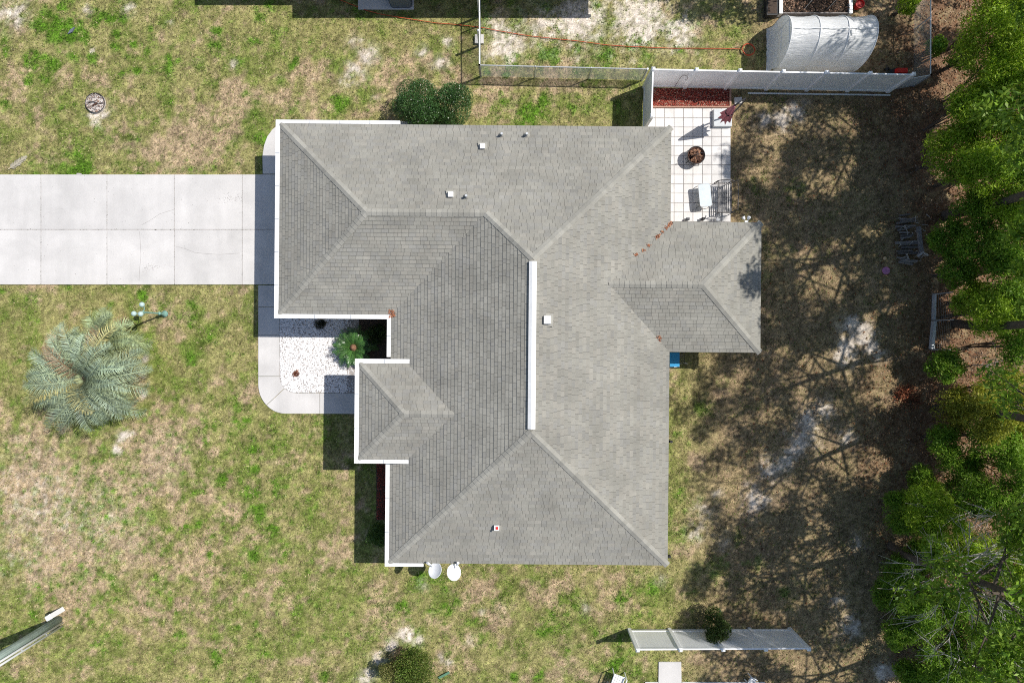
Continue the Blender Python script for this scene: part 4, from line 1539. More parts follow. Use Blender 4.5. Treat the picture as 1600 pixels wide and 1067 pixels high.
# ------------------------------------------------------------------ upper neighbour: house edge, pad, air conditioner
nb = thing('neighbour_house', 'neighbour house just beyond the upper edge casting its shadow', 'house', G(680, -60))
def nbox(x0, y0, x1, y1, z0, z1, name, m):
    a, b = G(x0, y0), G(x1, y1)
    return MB().box(((a.x + b.x) / 2, (a.y + b.y) / 2, (z0 + z1) / 2), (abs(b.x - a.x), abs(b.y - a.y), z1 - z0)).build(name, M[m], nb)
nbox(545, -20, 970, -330, 0, 2.5, 'wall', 'stucco')
nbox(385, -34, 545, -330, 0, 2.5, 'wall', 'stucco')
def hiproof(x0, y0, x1, y1, ze):
    a, b = G(x0, y0, ze), G(x1, y1, ze)
    hw2 = abs(b.y - a.y) / 2
    r0 = Vector((a.x + hw2, (a.y + b.y) / 2, ze + hw2 * .4))
    r1 = Vector((b.x - hw2, (a.y + b.y) / 2, ze + hw2 * .4))
    if r0.x > r1.x:
        r0.x = r1.x = (a.x + b.x) / 2
    vs = [a, Vector((b.x, a.y, ze)), b, Vector((a.x, b.y, ze)), r0, r1]
    fs = [(0, 1, 5, 4), (1, 2, 5), (2, 3, 4, 5), (3, 0, 4), (3, 2, 1, 0)]
    MB().add(vs, fs).build('roof', M['cap'], nb)
hiproof(522, -2, 985, -350, 2.6)
hiproof(368, -17, 521, -350, 2.55)
nbox(522, 2.5, 985, -2, 2.45, 2.6, 'fascia', 'white')
c0, c1 = G(560, -18), G(647, 16)
tag(MB().box(((c0.x + c1.x) / 2, (c0.y + c1.y) / 2, .02), (c1.x - c0.x, c0.y - c1.y, .1)).build('concrete_pad', M['concrete']), 'shaded concrete pad under the air conditioner', 'pad')
c = G(627.5, 0)
ac = thing('air_conditioner', 'slate grey air conditioner unit on a shaded concrete pad', 'air conditioner', (c.x, c.y, .07))
hw3 = .46
po = []
for (sx, sy, a0) in ((1, 1, 0), (-1, 1, 90), (-1, -1, 180), (1, -1, 270)):
    for k in range(5):
        a = math.radians(a0 + k * 22.5)
        po.append((c.x + sx * (hw3 - .12) + .12 * math.cos(a), c.y + .08 + sy * (hw3 - .12) + .12 * math.sin(a)))
MB().prism(po, .07, .12).build('base_pan', M['black'], ac)
MB().prism(po, .13, .8).build('cabinet', M['acgrey'], ac)
for k in range(7):
    MB().prism([(c.x + (x - c.x) * 1.015, c.y + .08 + (y - c.y - .08) * 1.015) for x, y in po], .2 + k * .08, .215 + k * .08).build('louvre', M['darkgrey'], ac)
MB().prism([(c.x + (x - c.x) * 1.02, c.y + .08 + (y - c.y - .08) * 1.02) for x, y in po], .8, .85).build('top_lid', M['greybase'], ac)
for rr_ in (.1, .2, .3):
    MB().ring((c.x, c.y + .08, .87), rr_, .01, 24, 5).build('fan_guard', M['black'], ac)

# ------------------------------------------------------------------ front yard things
# fire ring
c = G(150.5, 162)
t = thing('fire_ring', 'dark metal fire ring with ash on the upper lawn', 'fire ring', c)
prof = [(.405, 0), (.402, .1), (.41, .1), (.415, 0)]
MB().lathe(c, prof, 32, cap=False).build('ring_wall', M['sand'], t, smooth=False)
MB().ring((c.x, c.y, .1), .41, .013, 36, 6).build('rim', M['black'], t)
MB().lathe(c, [(.01, .06), (.2, .05), (.40, .02)], 24, cap=False).build('ash_bed', M['sand'], t, smooth=True)
cc_ = np.array([(c.x + r_ * math.cos(a_), c.y + r_ * math.sin(a_), .06 + random.uniform(0, .03)) for r_, a_ in [(.4 * math.sqrt(random.random()), random.uniform(0, 6.28)) for _ in range(260)]])
cl_ = np.array([(.5, .46, .43), (.3, .26, .23), (.62, .58, .55), (.18, .12, .09), (.36, .24, .18)])[RNG.randint(0, 5, 260)]
v_, f_, k_ = quads(cc_, RNG.uniform(.03, .11, 260), cl_, asp=.6, flat=.5)
tag(obj('ash_rubble', mesh_np('ash_rubble', v_, f_, k_, M['chips']), t), kind='stuff')
MB().tube([c + Vector((-.3, .02, .1)), c + Vector((-.05, .05, .12)), c + Vector((.15, -.05, .1)), c + Vector((.36, .02, .09))], .02, 6).build('charred_stick', M['oldwood'], t)
MB().tube([c + Vector((-.1, -.12, .08)), c + Vector((.1, -.02, .12))], .04, 6).build('charred_log', M['rust'], t)
# slate piece
c = G(112, 49.5)
tag(MB().prism([(c.x - .14, c.y - .14), (c.x + .05, c.y - .06), (c.x + .16, c.y + .16), (c.x - .02, c.y + .05)], .01, .07).build('slate_piece', M['slate']), 'small blue grey slate piece lying on green weeds', 'slate')


def frond_geo(base, az, length, e0, droop, nleaf, llen, lw, col, side_curl=.0, v_up=.5, tipcol=None, twist=0.0, cj=.15):
    """returns verts, quads, cols (numpy) for a pinnate palm frond"""
    n = 16
    pts = [Vector(base)]
    dirs = []
    cur_az = az
    for i in range(n):
        t = i / n
        e = e0 - droop * t ** 1.3
        cur_az = az + side_curl * t
        d = Vector((math.cos(cur_az) * math.cos(e), math.sin(cur_az) * math.cos(e), math.sin(e)))
        dirs.append(d)
        pts.append(pts[-1] + d * length / n)
    dirs.append(dirs[-1])
    V, F, C = [], [], []
    def addq(a, b, c, d, col):
        k = len(V)
        V.extend([a, b, c, d])
        F.append((k, k + 1, k + 2, k + 3))
        C.extend([col] * 4)
    # rachis as thin double ribbon
    for i in range(n):
        w0 = .022 * (1 - .8 * i / n) + .004
        w1 = .022 * (1 - .8 * (i + 1) / n) + .004
        s0 = dirs[i].cross(Vector((0, 0, 1))).normalized()
        s1 = dirs[i + 1].cross(Vector((0, 0, 1))).normalized()
        rc = (col[0] * 1.15 + .03, col[1] * 1.1 + .02, col[2] * .9)
        addq(pts[i] - s0 * w0, pts[i] + s0 * w0, pts[i + 1] + s1 * w1, pts[i + 1] - s1 * w1, rc)
    for k in range(nleaf):
        t = .14 + .86 * k / (nleaf - 1)
        f = t * n
        i = min(int(f), n - 1)
        p = pts[i].lerp(pts[i + 1], f - i)
        d = dirs[i]
        s = d.cross(Vector((0, 0, 1))).normalized()
        u = s.cross(d).normalized()
        ll = llen * (math.sin(math.pi * min(1, .18 + .82 * t)) ** .6 * .85 + .15) * random.uniform(.85, 1.1)
        for sg in (-1, 1):
            out = (s * sg * random.uniform(.75, .95) + d * random.uniform(.35, .7) + u * v_up * random.uniform(.6, 1.2)).normalized()
            mid = p + out * ll * .55
            tip = mid + (out - Vector((0, 0, .35 + .3 * random.random())) + d * .1).normalized() * ll * .45
            wv = d * lw
            q = random.uniform(1 - cj, 1 + cj)
            c = tuple(v * q for v in col)
            ct = tuple(v * q for v in (tipcol or col))
            addq(p - wv * .5, p + wv * .5, mid + wv, mid - wv * .4, c)
            addq(mid - wv * .4, mid + wv, tip + wv * .1, tip, ct)
    return np.array([tuple(v) for v in V]), np.array(F), np.array(C)


def palm(name, label, base, crown, nf, length, col, group=None, trunk_r=.2, llen=.42, lw=.024, e_rng=(-.1, 1.35), dr=(1.5, 2.6), nleaf=44, yellow=.12, mat_='palm', curl=.9, vup=.5, heart=None, aster=None):
    t = thing(name, label, 'palm', base, group)
    base, crown = Vector(base), Vector(crown)
    MB().tube([base - Vector((0, 0, .05)), base.lerp(crown, .5) + Vector((0.03, .02, 0)), crown], [trunk_r * 1.1, trunk_r, trunk_r * .9], 12).build('trunk', M['palmtrunk'], t)
    for i in range(nf):
        u = (i + .5) / nf
        e0 = e_rng[0] + (e_rng[1] - e_rng[0]) * u ** 1.2
        az = i * 2.39996 + random.uniform(-.25, .25)
        ln = length * random.uniform(.8, 1.08) * (1 - .28 * u)
        c = np.array(col) * random.uniform(.68, 1.3)
        if random.random() < yellow or (u < .12 and random.random() < .4):
            c = np.array((.42, .40, .19) if random.random() < .6 else (.27, .19, .12)) * random.uniform(.8, 1.1)
        v, f, cc = frond_geo(crown + Vector((math.cos(az), math.sin(az), 0)) * trunk_r * .6, az, ln, e0, random.uniform(*dr) * (1 - .2 * u), nleaf, llen, lw, tuple(c), random.uniform(-curl, curl), vup, cj=.42, tipcol=tuple(c * np.array((1.12, 1.04, .85)) if mat_ == 'palm' else c))
        obj('frond', mesh_np('frond', v, f, cc, M[mat_]), t)
    if heart:
        MB().lathe(crown, [(.12, 0), (.15, .08), (.09, .2), (.02, .28)], 10).build('heart', M[heart], t)
    return t


palm('pindo_palm', 'large blue green feather palm on the front lawn', G(172, 586), G(173, 587, 1.7), 72, 3.0, (.30, .385, .28), 'feather palms on the front lawn', .24, .55, .016, (-.1, 1.35), (1.6, 2.8), 52, .05, vup=.8, curl=1.3)
palm('pindo_palm', 'smaller green feather palm between lamp post and large palm', G(192, 534), G(191, 535, 1.1), 44, 1.95, (.32, .40, .23), 'feather palms on the front lawn', .17, .5, .015, (-.1, 1.3), (1.6, 2.7), 46, .12, vup=.8, curl=1.2)
palm('sago_palm', 'small deep green sago palm with brown heart beside gravel bed', G(556, 543), G(556, 543, .42), 52, 1.0, (.08, .20, .05), None, .13, .2, .0085, (.0, 1.05), (.9, 1.6), 40, 0.0, 'leafglossy', .2, .35, 'wood')

# lamp post
c = G(258, 490.5)
t = thing('lamp_post', 'verdigris lamp post with three globes by the palms', 'lamp post', c)
MB().lathe(c, [(.13, 0), (.14, .05), (.09, .1), (.065, .25), (.06, .45), (.075, .48), (.05, .55)], 16).build('pedestal', M['verdigris'], t, smooth=True)
MB().tube([c + Vector((0, 0, .5)), c + Vector((0, 0, 1.75))], [.035, .028], 10).build('shaft', M['verdigris'], t)
MB().ball(c + Vector((0, 0, 1.78)), .05).build('hub', M['verdigris'], t, smooth=True)
for (ax, ay, gz_) in ((-.02, .30, 1.78), (-.34, -.06, 1.78), (.04, -.08, 1.98)):
    a_ = MB().tube([c + Vector((0, 0, 1.72)), c + Vector((ax * .5, ay * .5, 1.62)), c + Vector((ax, ay, gz_ - .12))], .018, 7).build('arm', M['verdigris'], t)
    MB().lathe(c + Vector((ax, ay, gz_ - .14)), [(.02, 0), (.06, .03), (.065, .06)], 12).build('globe_cup', M['verdigris'], a_)
    MB().ball(c + Vector((ax, ay, gz_)), .105, 16, 10).build('globe', M['globe'], t, smooth=True)

# fallen dried frond
v, f, cc = frond_geo(G(14, 265, .05), math.radians(28), .95, .12, .35, 26, .2, .02, (.46, .42, .34), .3, .1)
o = obj('fallen_frond', mesh_np('fallen_frond', v, f, cc, M['palm']))
tag(o, 'dried grey fallen palm frond on lawn above driveway', 'frond')
# wooden stake at the driveway edge
tag(MB().tube([G(121, 272, .03), G(128, 272.5, .04)], .03, 6).build('dry_stick', M['deadwood']), 'short dry stick on the upper driveway edge', 'stick')

# utility pole and pedestal
c = G(92, 967.5)
t = thing('utility_pole', 'tall greenish wooden utility pole at the lower left corner', 'utility pole', c)
MB().tube([c, c + Vector((0, 0, 5)), c + Vector((0, 0, 10))], [.16, .145, .12], 16).build('pole', M['polewood'], t, smooth=True)
for k, (ox, oy) in enumerate(((.17, -.12), (.15, -.27))):
    MB().tube([c + Vector((ox, oy, 0)), c + Vector((ox, oy, 6.5))], .045, 10).build('conduit', M['fabric'], t, smooth=True)
for z in (1.0, 2.4, 3.8, 5.2):
    MB().box(c + Vector((.07, -.14, z)), (.26, .04, .035), math.radians(-38)).build('strap', M['galv'], t)
c = G(97, 952)
t = thing('utility_pedestal', 'short white utility pedestal beside the utility pole', 'pedestal', c)
MB().box(c + Vector((0, 0, .42)), (.2, .2, .84), math.radians(30)).build('cabinet', M['fabric'], t)
MB().box(c + Vector((0, 0, .87)), (.23, .23, .07), math.radians(30), taper=.8).build('lid', M['fabric'], t)


# ------------------------------------------------------------------ bushes
def cloud(centers, radii, n, size, pal, shell=.55, mat_='leaf', flat=None, asp=.5, name='foliage', parent=None):
    centers = np.array(centers, dtype=float)
    radii = np.array(radii, dtype=float)
    vol = radii.prod(1) if radii.ndim == 2 else radii ** 3
    pr = vol ** (2 / 3)
    pr = pr / pr.sum()
    k = RNG.choice(len(centers), n, p=pr)
    d = RNG.normal(size=(n, 3))
    d /= np.linalg.norm(d, axis=1)[:, None]
    r = (RNG.rand(n) ** shell)[:, None]
    rad = radii[k] if radii.ndim == 2 else radii[k][:, None]
    c = centers[k] + d * r * rad
    c[:, 2] = np.maximum(c[:, 2], .03)
    pal = np.array(pal)
    cn = RNG.uniform(.8, 1.2, len(centers))
    col = pal[RNG.randint(0, len(pal), n)] * RNG.uniform(.75, 1.25, (n, 1)) * cn[k][:, None]
    v, f, cc = quads(c, RNG.uniform(size[0], size[1], n), col, asp=asp, flat=flat)
    return obj(name, mesh_np(name, v, f, cc, M[mat_]), parent)


def bush(label, px, py, zc, r, rz, n, pal, size=(.05, .09), group=None, cat='shrub', name='shrub', shell=.25, mat_='leaf', lumps=10, lump=.55, stems=True, asp=.5):
    c = P(px, py, zc)
    t = thing(name, label, cat, (c.x, c.y, 0), group)
    cs, rs = [(c.x, c.y, c.z)], [(r * .9, r * .9, rz * .9)]
    for i in range(lumps):
        a = random.uniform(0, 6.28)
        e = random.uniform(-.5, 1.2)
        q = Vector((math.cos(a) * math.cos(e) * r, math.sin(a) * math.cos(e) * r, math.sin(e) * rz)) * random.uniform(.5, .75)
        cs.append(tuple(c + q))
        l = lump * random.uniform(.7, 1.15)
        rs.append((r * l, r * l, rz * l))
    cloud(cs, rs, n, size, pal, shell, mat_, None, asp, 'foliage', t)
    if stems:
        mb = MB()
        for i in range(5):
            q = Vector(cs[1 + i % max(1, lumps)]) if lumps else c
            mb.tube([(c.x + random.uniform(-.08, .08), c.y + random.uniform(-.08, .08), 0), (c.x * .6 + q.x * .4, c.y * .6 + q.y * .4, q.z * .6), tuple(q)], [.03, .022, .008], 5)
        mb.build('stem', M['bark'], t)
    return t


DK = [(.05, .125, .03), (.07, .155, .04), (.04, .10, .025), (.09, .18, .05)]
bush('round clipped dark green bush by the upper eave, the left larger one', 653, 166, 1.25, 1.0, 1.15, 19000, DK, (.04, .075), 'clipped bushes at the upper eave', 'bush', 'bush', .14, 'leafglossy', 9, .5)
bush('round clipped dark green bush by the upper eave, the right one', 706, 168, 1.2, .9, 1.05, 16000, DK, (.04, .075), 'clipped bushes at the upper eave', 'bush', 'bush', .14, 'leafglossy', 9, .52)
bush('leafy green shrub in the shade under the front gutter', 591, 833, .75, .5, .6, 3500, [(.07, .15, .03), (.10, .18, .04), (.05, .11, .025)], (.05, .1))
bush('low dark plant in the shaded soil corner by the entry', 590, 520, .4, .42, .35, 1500, [(.04, .08, .02), (.07, .12, .03), (.05, .06, .025)], (.06, .12))
bush('small dark weed clump growing in the shaded gravel', 500, 506, .12, .24, .12, 420, [(.05, .06, .03), (.03, .04, .025), (.08, .08, .04)], (.04, .09), lumps=4, stems=False)
bush('small dried reddish plant on the sunlit gravel', 463, 584, .08, .15, .07, 160, [(.30, .12, .08), (.38, .18, .12), (.24, .09, .06)], (.05, .1), lumps=3, stems=False)
bush('dense round shrub standing before the lower white fence', 1117, 977, .95, .58, .65, 6500, [(.055, .10, .025), (.08, .13, .03), (.04, .075, .02), (.10, .13, .035)], (.045, .085), shell=.2)
bush('large green shrub with sandy edge at the bottom, right of the yellow one', 648, 1046, .75, .95, .75, 9000, [(.12, .19, .03), (.17, .25, .045), (.09, .15, .025), (.2, .22, .06)], (.05, .09), shell=.3)
bush('small yellowish green shrub at the bottom beside the larger one', 608, 1050, .75, .42, .5, 3200, [(.24, .25, .08), (.19, .22, .06), (.29, .27, .11)], (.05, .085), shell=.2)
bush('brownish bare shrub top beside the large bottom shrub', 622, 1022, .55, .36, .4, 450, [(.15, .10, .065), (.2, .15, .08), (.11, .12, .05)], (.04, .08))
c = G(694, 1053)
tag(MB().box((c.x, c.y, .05), (.5, .09, .06), math.radians(28)).build('green_plank', M['green']), 'short green plank beside the large bottom shrub', 'plank')

bush('heap of reddish brown dead brush at the thicket edge', 1418, 622, .1, .7, .1, 700, [(.30, .10, .05), (.22, .08, .045), (.36, .16, .09), (.15, .07, .045)], (.06, .13), None, 'brush', 'dead_brush', .5, 'litter', 10, .5, False)

# bottom edge
pad = slab([(1029, 1033), (1064, 1033), (1065, 1100), (1028, 1100)], None, .05, 'concrete_slab')
tag(bpy.data.objects['concrete_slab' + ('' if False else '')] if False else COL.objects[-1], 'white square concrete slab at the bottom below the fence', 'slab')
slab([(1008, 1064.6), (1028, 1064.6), (1028, 1100), (1008, 1100)], None, .04, 'kerb_strip', 'paver')
tag(COL.objects[-1], 'short white paved strip left of the bottom slab', 'pavement', kind='structure')
slab([(1066, 1064.6), (1195, 1064.6), (1195, 1100), (1066, 1100)], None, .04, 'neighbour_patio', 'paver')
tag(COL.objects[-1], 'white paved edge along the bottom right of the slab', 'pavement', kind='structure')


def lawn_chair(label, gx_, gy_, rz, sc=1.0):
    c = G(gx_, gy_)
    t = thing('lawn_chair', label, 'chair', c, 'white chairs at the bottom edge')
    R = Matrix.Rotation(rz, 3, 'Z')
    def q(x, y, z):
        return c + R @ Vector((x * sc, y * sc, z * sc))
    for k in range(5):
        MB().box(q(-.2 + k * .1, 0, .42), (.085 * sc, .5 * sc, .02), rz).build('seat_slat', M['fabric'], t)
    for k in range(5):
        MB().tube([q(-.2 + k * .1, .26, .45), q(-.2 + k * .1, .42, .9)], .03 * sc, 6).build('back_slat', M['fabric'], t)
    for s_ in (-1, 1):
        MB().tube([q(s_ * .28, -.25, .6), q(s_ * .28, .3, .62)], .03 * sc, 6).build('arm_rest', M['fabric'], t)
        MB().tube([q(s_ * .27, -.24, .6), q(s_ * .27, -.27, 0)], .025, 6).build('leg', M['fabric'], t)
        MB().tube([q(s_ * .27, .26, .62), q(s_ * .27, .34, 0)], .025, 6).build('leg', M['fabric'], t)
    MB().tube([q(-.25, .4, .84), q(.25, .4, .84)], .025, 6).build('back_rail', M['fabric'], t)


lawn_chair('white slatted chair at the bottom edge left of the slab', 963, 1056, math.radians(160))
lawn_chair('small white chair at the bottom edge right of the slab', 1172, 1059, math.radians(60), .55)

# blue bin and rack behind the house
c = P(1054, 562, .75)
t = thing('storage_bin', 'bright blue plastic bin against the rear wall corner', 'bin', (c.x, c.y, 0))
MB().box((c.x, c.y, .38), (.36, .55, .72), taper=1.06).build('tub', M['blue'], t)
MB().box((c.x, c.y, .76), (.41, .60, .05), taper=.96).build('lid', M['blue'], t)
MB().tube([(c.x - .02, c.y - .31, .74), (c.x + .2, c.y - .27, .78)], .012, 6).build('handle', M['fabric'], t)
c = P(1064, 560, .5)
t = thing('wire_rack', 'small black wire rack beside the blue bin', 'rack', (c.x, c.y, 0))
for k in range(5):
    MB().tube([(c.x - .14, c.y - .2 + k * .1, .5), (c.x + .14, c.y - .2 + k * .1, .5)], .009, 5).build('shelf_bar', M['black'], t)
for s_ in (-1, 1):
    MB().tube([(c.x + s_ * .14, c.y - .22, .5), (c.x + s_ * .14, c.y + .22, .5)], .011, 5).build('side_bar', M['black'], t)
    for q in (-.22, .22):
        MB().tube([(c.x + s_ * .14, c.y + q, .52), (c.x + s_ * .14, c.y + q, 0)], .011, 5).build('leg', M['black'], t)
tag(MB().tube([G(1062, 568, .05), G(1068, 567, .06), G(1074, 568, .05)], .012, 6).build('white_stick', M['fabric']), 'thin white stick on the ground beside the wire rack', 'stick')
for (px, py, lab) in ((1048.5, 690, 'small black fitting peeking past the middle rear eave'), (1045.5, 869, 'small black fitting peeking past the lower rear eave corner')):
    c = P(px, py, 2.2)
    t = thing('eave_fitting', lab, 'fitting', c)  # taken for dark downspout ends, built as a small fitting; gives no light
    MB().box(c, (.14, .1, .16), taper=.7).build('housing', M['black'], t)
    MB().tube([c + Vector((-.35, 0, .02)), c], .02, 6).build('bracket', M['black'], t)

# ------------------------------------------------------------------ back yard: wood pile, wire fence, toys
for k in range(17):
    y = 411 - k * 4.6 + random.uniform(-1.5, 1.5)
    for lv in range(random.choice((1, 1, 2))):
        x0_, x1_ = 1399 + random.uniform(-2, 8), 1424 + random.uniform(-6, 9)
        z = .07 + lv * .12
        dyy = random.uniform(-5, 5)
        r_ = random.uniform(.035, .08)
        lg = MB().tube([G(x0_, y, z), G((x0_ + x1_) / 2, y + dyy / 2 + random.uniform(-.8, .8), z + .02), G(x1_, y + dyy, z + random.uniform(-.02, .08))], [r_, r_ * random.uniform(.85, 1.1), r_ * random.uniform(.6, 1)], 7).build('wood_log', M['oldwood'])
        tag(lg, 'dark weathered log lying in the wood pile by the trees', 'log', 'logs of the wood pile')
mb = MB()
for k in range(34):
    a_ = random.uniform(0, 3.14)
    l_ = random.uniform(3, 11)
    x_, y_ = random.uniform(1400, 1442), random.uniform(334, 410)
    mb.tube([G(x_, y_, .2 + random.uniform(0, .15)), G(x_ + l_ * .5 * math.cos(a_) + 1, y_ + l_ * .5 * math.sin(a_), .25), G(x_ + l_ * math.cos(a_), y_ + l_ * math.sin(a_), .2)], [.014, .01, .005], 4)
tag(mb.build('twigs', M['deadwood']), 'pale dry twigs scattered over the wood pile', 'twigs', kind='stuff')
tag(MB().box(G(1432, 377, .25), (.16, 1.15, .1), .12).build('wood_beam', M['oldwood']), 'grey weathered beam leaning along the wood pile', 'beam')
tag(MB().tube([G(1428, 402, .28), G(1436, 396, .3), G(1444, 400, .25)], .05, 6).build('broken_branch', M['deadwood']), 'pale broken branch across the wood pile end', 'branch')
c = G(1384, 423)
t = MB().lathe(c, [(.155, .0), (.165, .03), (.15, .05), (.03, .055), (.025, .05), (.001, .05)], 24).build('flying_disc', M['pink'])
tag(t, 'pink round disc lying on the shaded back yard', 'disc')
t = MB().ball(G(1381, 404, .07), .075, 14, 8).build('ball', M['tan'], smooth=True)
tag(t, 'small tan ball beside the pink disc', 'ball')
# old wire fence piece
c = G(1456, 500)
t = thing('old_fence_panel', 'old grey fence piece with thin posts at the thicket edge', 'fence', c)
for (x, y) in ((1457, 460), (1458, 501), (1453, 546)):
    MB().tube([G(x, y, 0), G(x, y, 1.35)], .022, 7).build('post', M['galv'], t)
for k, (x0_, y0_, x1_, y1_) in enumerate(((1457, 461, 1456, 500), (1456, 502, 1452, 545))):
    a, b = G(x0_, y0_), G(x1_, y1_)
    d = b - a
    MB().box(((a.x + b.x) / 2, (a.y + b.y) / 2, .15 if k else .12), (.12 if k else .07, d.length, .2), math.atan2(d.y, d.x) + math.pi / 2).build('kick_board', M['galv'], t)
    mb = MB()
    for q in range(9):
        z = .3 + q * .12
        mb.tube([a + Vector((0, 0, z)), b + Vector((0, 0, z))], .003, 3, cap=False)
    mb.build('fence_wire', M['wire'], t)


# ------------------------------------------------------------------ trees of the thicket
def tree(label, gx_, gy_, H, h0, R, nleaf, pal, lean=(0, 0), size=(.16, .28), dead=0, group='tall trees of the back thicket', name='tree', nb=26, tr=.17, lowbare=0, asp=.36):
    b0 = G(gx_, gy_)
    t = thing(name, label, 'tree', b0, group)
    top_ = b0 + Vector((lean[0], lean[1], H))
    def along(u):
        p = b0.lerp(top_, u)
        return p + Vector((.18 * math.sin(u * 5 + gx_), .18 * math.cos(u * 4 + gy_), 0))
    pts = [along(k / 9) for k in range(10)]
    pts[0] = b0 - Vector((0, 0, .05))
    mb = MB()
    mb.tube(pts, [tr * (1 - .85 * k / 9) + .015 for k in range(10)], 9)
    cs, rs = [], []
    dmb = MB()
    for i in range(nb + lowbare):
        bare = i >= nb
        if bare:
            u = random.uniform(.22, h0 / H + .12)
        else:
            u = h0 / H + (1 - h0 / H) * ((i + .5) / nb) ** .9 * .97
        s = along(u)
        a = i * 2.4 + random.uniform(-.4, .4)
        prof = math.sin(math.pi * min(.98, .18 + .78 * max(0, (u - h0 / H)) / (1 - h0 / H))) if not bare else .75
        ln = R * (.35 + .75 * prof) * random.uniform(.75, 1.1)
        el = random.uniform(.05, .55)
        d = Vector((math.cos(a) * math.cos(el), math.sin(a) * math.cos(el), math.sin(el)))
        e_ = s + d * ln
        mid = s + d * ln * .5 + Vector((0, 0, .1 * ln * .3))
        r0 = tr * (1 - .8 * u) * .5 + .01 if not bare else .026
        (dmb if bare else mb).tube([s, mid, e_], [r0, r0 * .6, .01], 5)
        for q in range(3 if not bare else 5):
            tt = random.uniform(.35, .95)
            p0 = s.lerp(e_, tt)
            dd = (d + Vector((random.gauss(0, .6), random.gauss(0, .6), random.gauss(.1, .35)))).normalized()
            p1 = p0 + dd * ln * random.uniform(.25, .5)
            (dmb if bare else mb).tube([p0, p0.lerp(p1, .5) + Vector((0, 0, .05)), p1], [r0 * .45, r0 * .3, .006], 4)
            if not bare:
                cs.append(tuple(p1))
                rr2 = random.uniform(.3, .65)
                rs.append((rr2, rr2, rr2 * .6))
            else:
                for _ in range(3):
                    p2 = p1 + (dd + Vector((random.gauss(0, .5), random.gauss(0, .5), random.gauss(0, .3)))).normalized() * random.uniform(.3, .7)
                    dmb.tube([p0.lerp(p1, random.uniform(.4, 1)), p2], [r0 * .25, .004], 3)
        if not bare:
            cs.append(tuple(e_))
            rr2 = random.uniform(.35, .7)
            rs.append((rr2, rr2, rr2 * .6))
    mb.build('trunk', M['bark'], t)
    if lowbare:
        dmb.build('dead_branches', M['deadwood'], t)
    cloud(cs, rs, int(nleaf * .8), size, pal, .45, 'leaf', None, asp, 'crown', t)
    return t


PG = [(.19, .34, .035), (.25, .41, .045), (.13, .25, .03), (.31, .46, .07)]
YG_ = [(.17, .22, .025), (.22, .26, .035), (.13, .18, .02)]
tree('tall tree with many bare grey lower branches at the lower right', 1392, 852, 11.6, 4.2, 2.5, 13000, PG, (0, .6), lowbare=18, tr=.16)
tree('tall tree rising behind the wood pile', 1478, 335, 13.5, 5.0, 3.6, 17000, PG, (.2, .2), tr=.19)
tree('tall tree in the upper right thicket beside the chain link corner', 1500, 165, 12.0, 5.0, 3.4, 14000, PG, (.3, .2), tr=.17)
tree('tall tree just beyond the old grey fence piece', 1492, 505, 13.0, 6.0, 3.4, 13000, PG, (0, 0), tr=.18)
tree('tall tree in the thicket right of the sandy yard', 1470, 640, 12.0, 5.5, 3.0, 6500, PG, (-.1, 0), tr=.17)
tree('tall tree at the thicket edge above the bare branched one', 1500, 750, 11.5, 5.5, 3.0, 9000, PG, (.2, -.2), lowbare=8, tr=.16)
tree('tall tree near the bottom right corner', 1452, 990, 10.5, 5.0, 2.9, 11000, PG, (.1, -.3), lowbare=6, tr=.15)
tree('broad tall tree beyond the right edge level with the wood pile', 1590, 400, 14.5, 6.5, 3.8, 10000, PG, (-.4, 0), tr=.19)
tree('broad tall tree beyond the right edge level with the patio', 1590, 250, 14.0, 6.5, 3.8, 14000, PG, (-.4, 0), tr=.16)
tree('small tree beyond the top edge above the garden bed', 1245, -75, 6.5, 2.5, 1.5, 4500, PG, (0, 0), tr=.1, nb=16)
tree('tall tree at the top right corner', 1545, -50, 9.5, 4.2, 2.6, 9000, PG, (.1, .2), tr=.16)

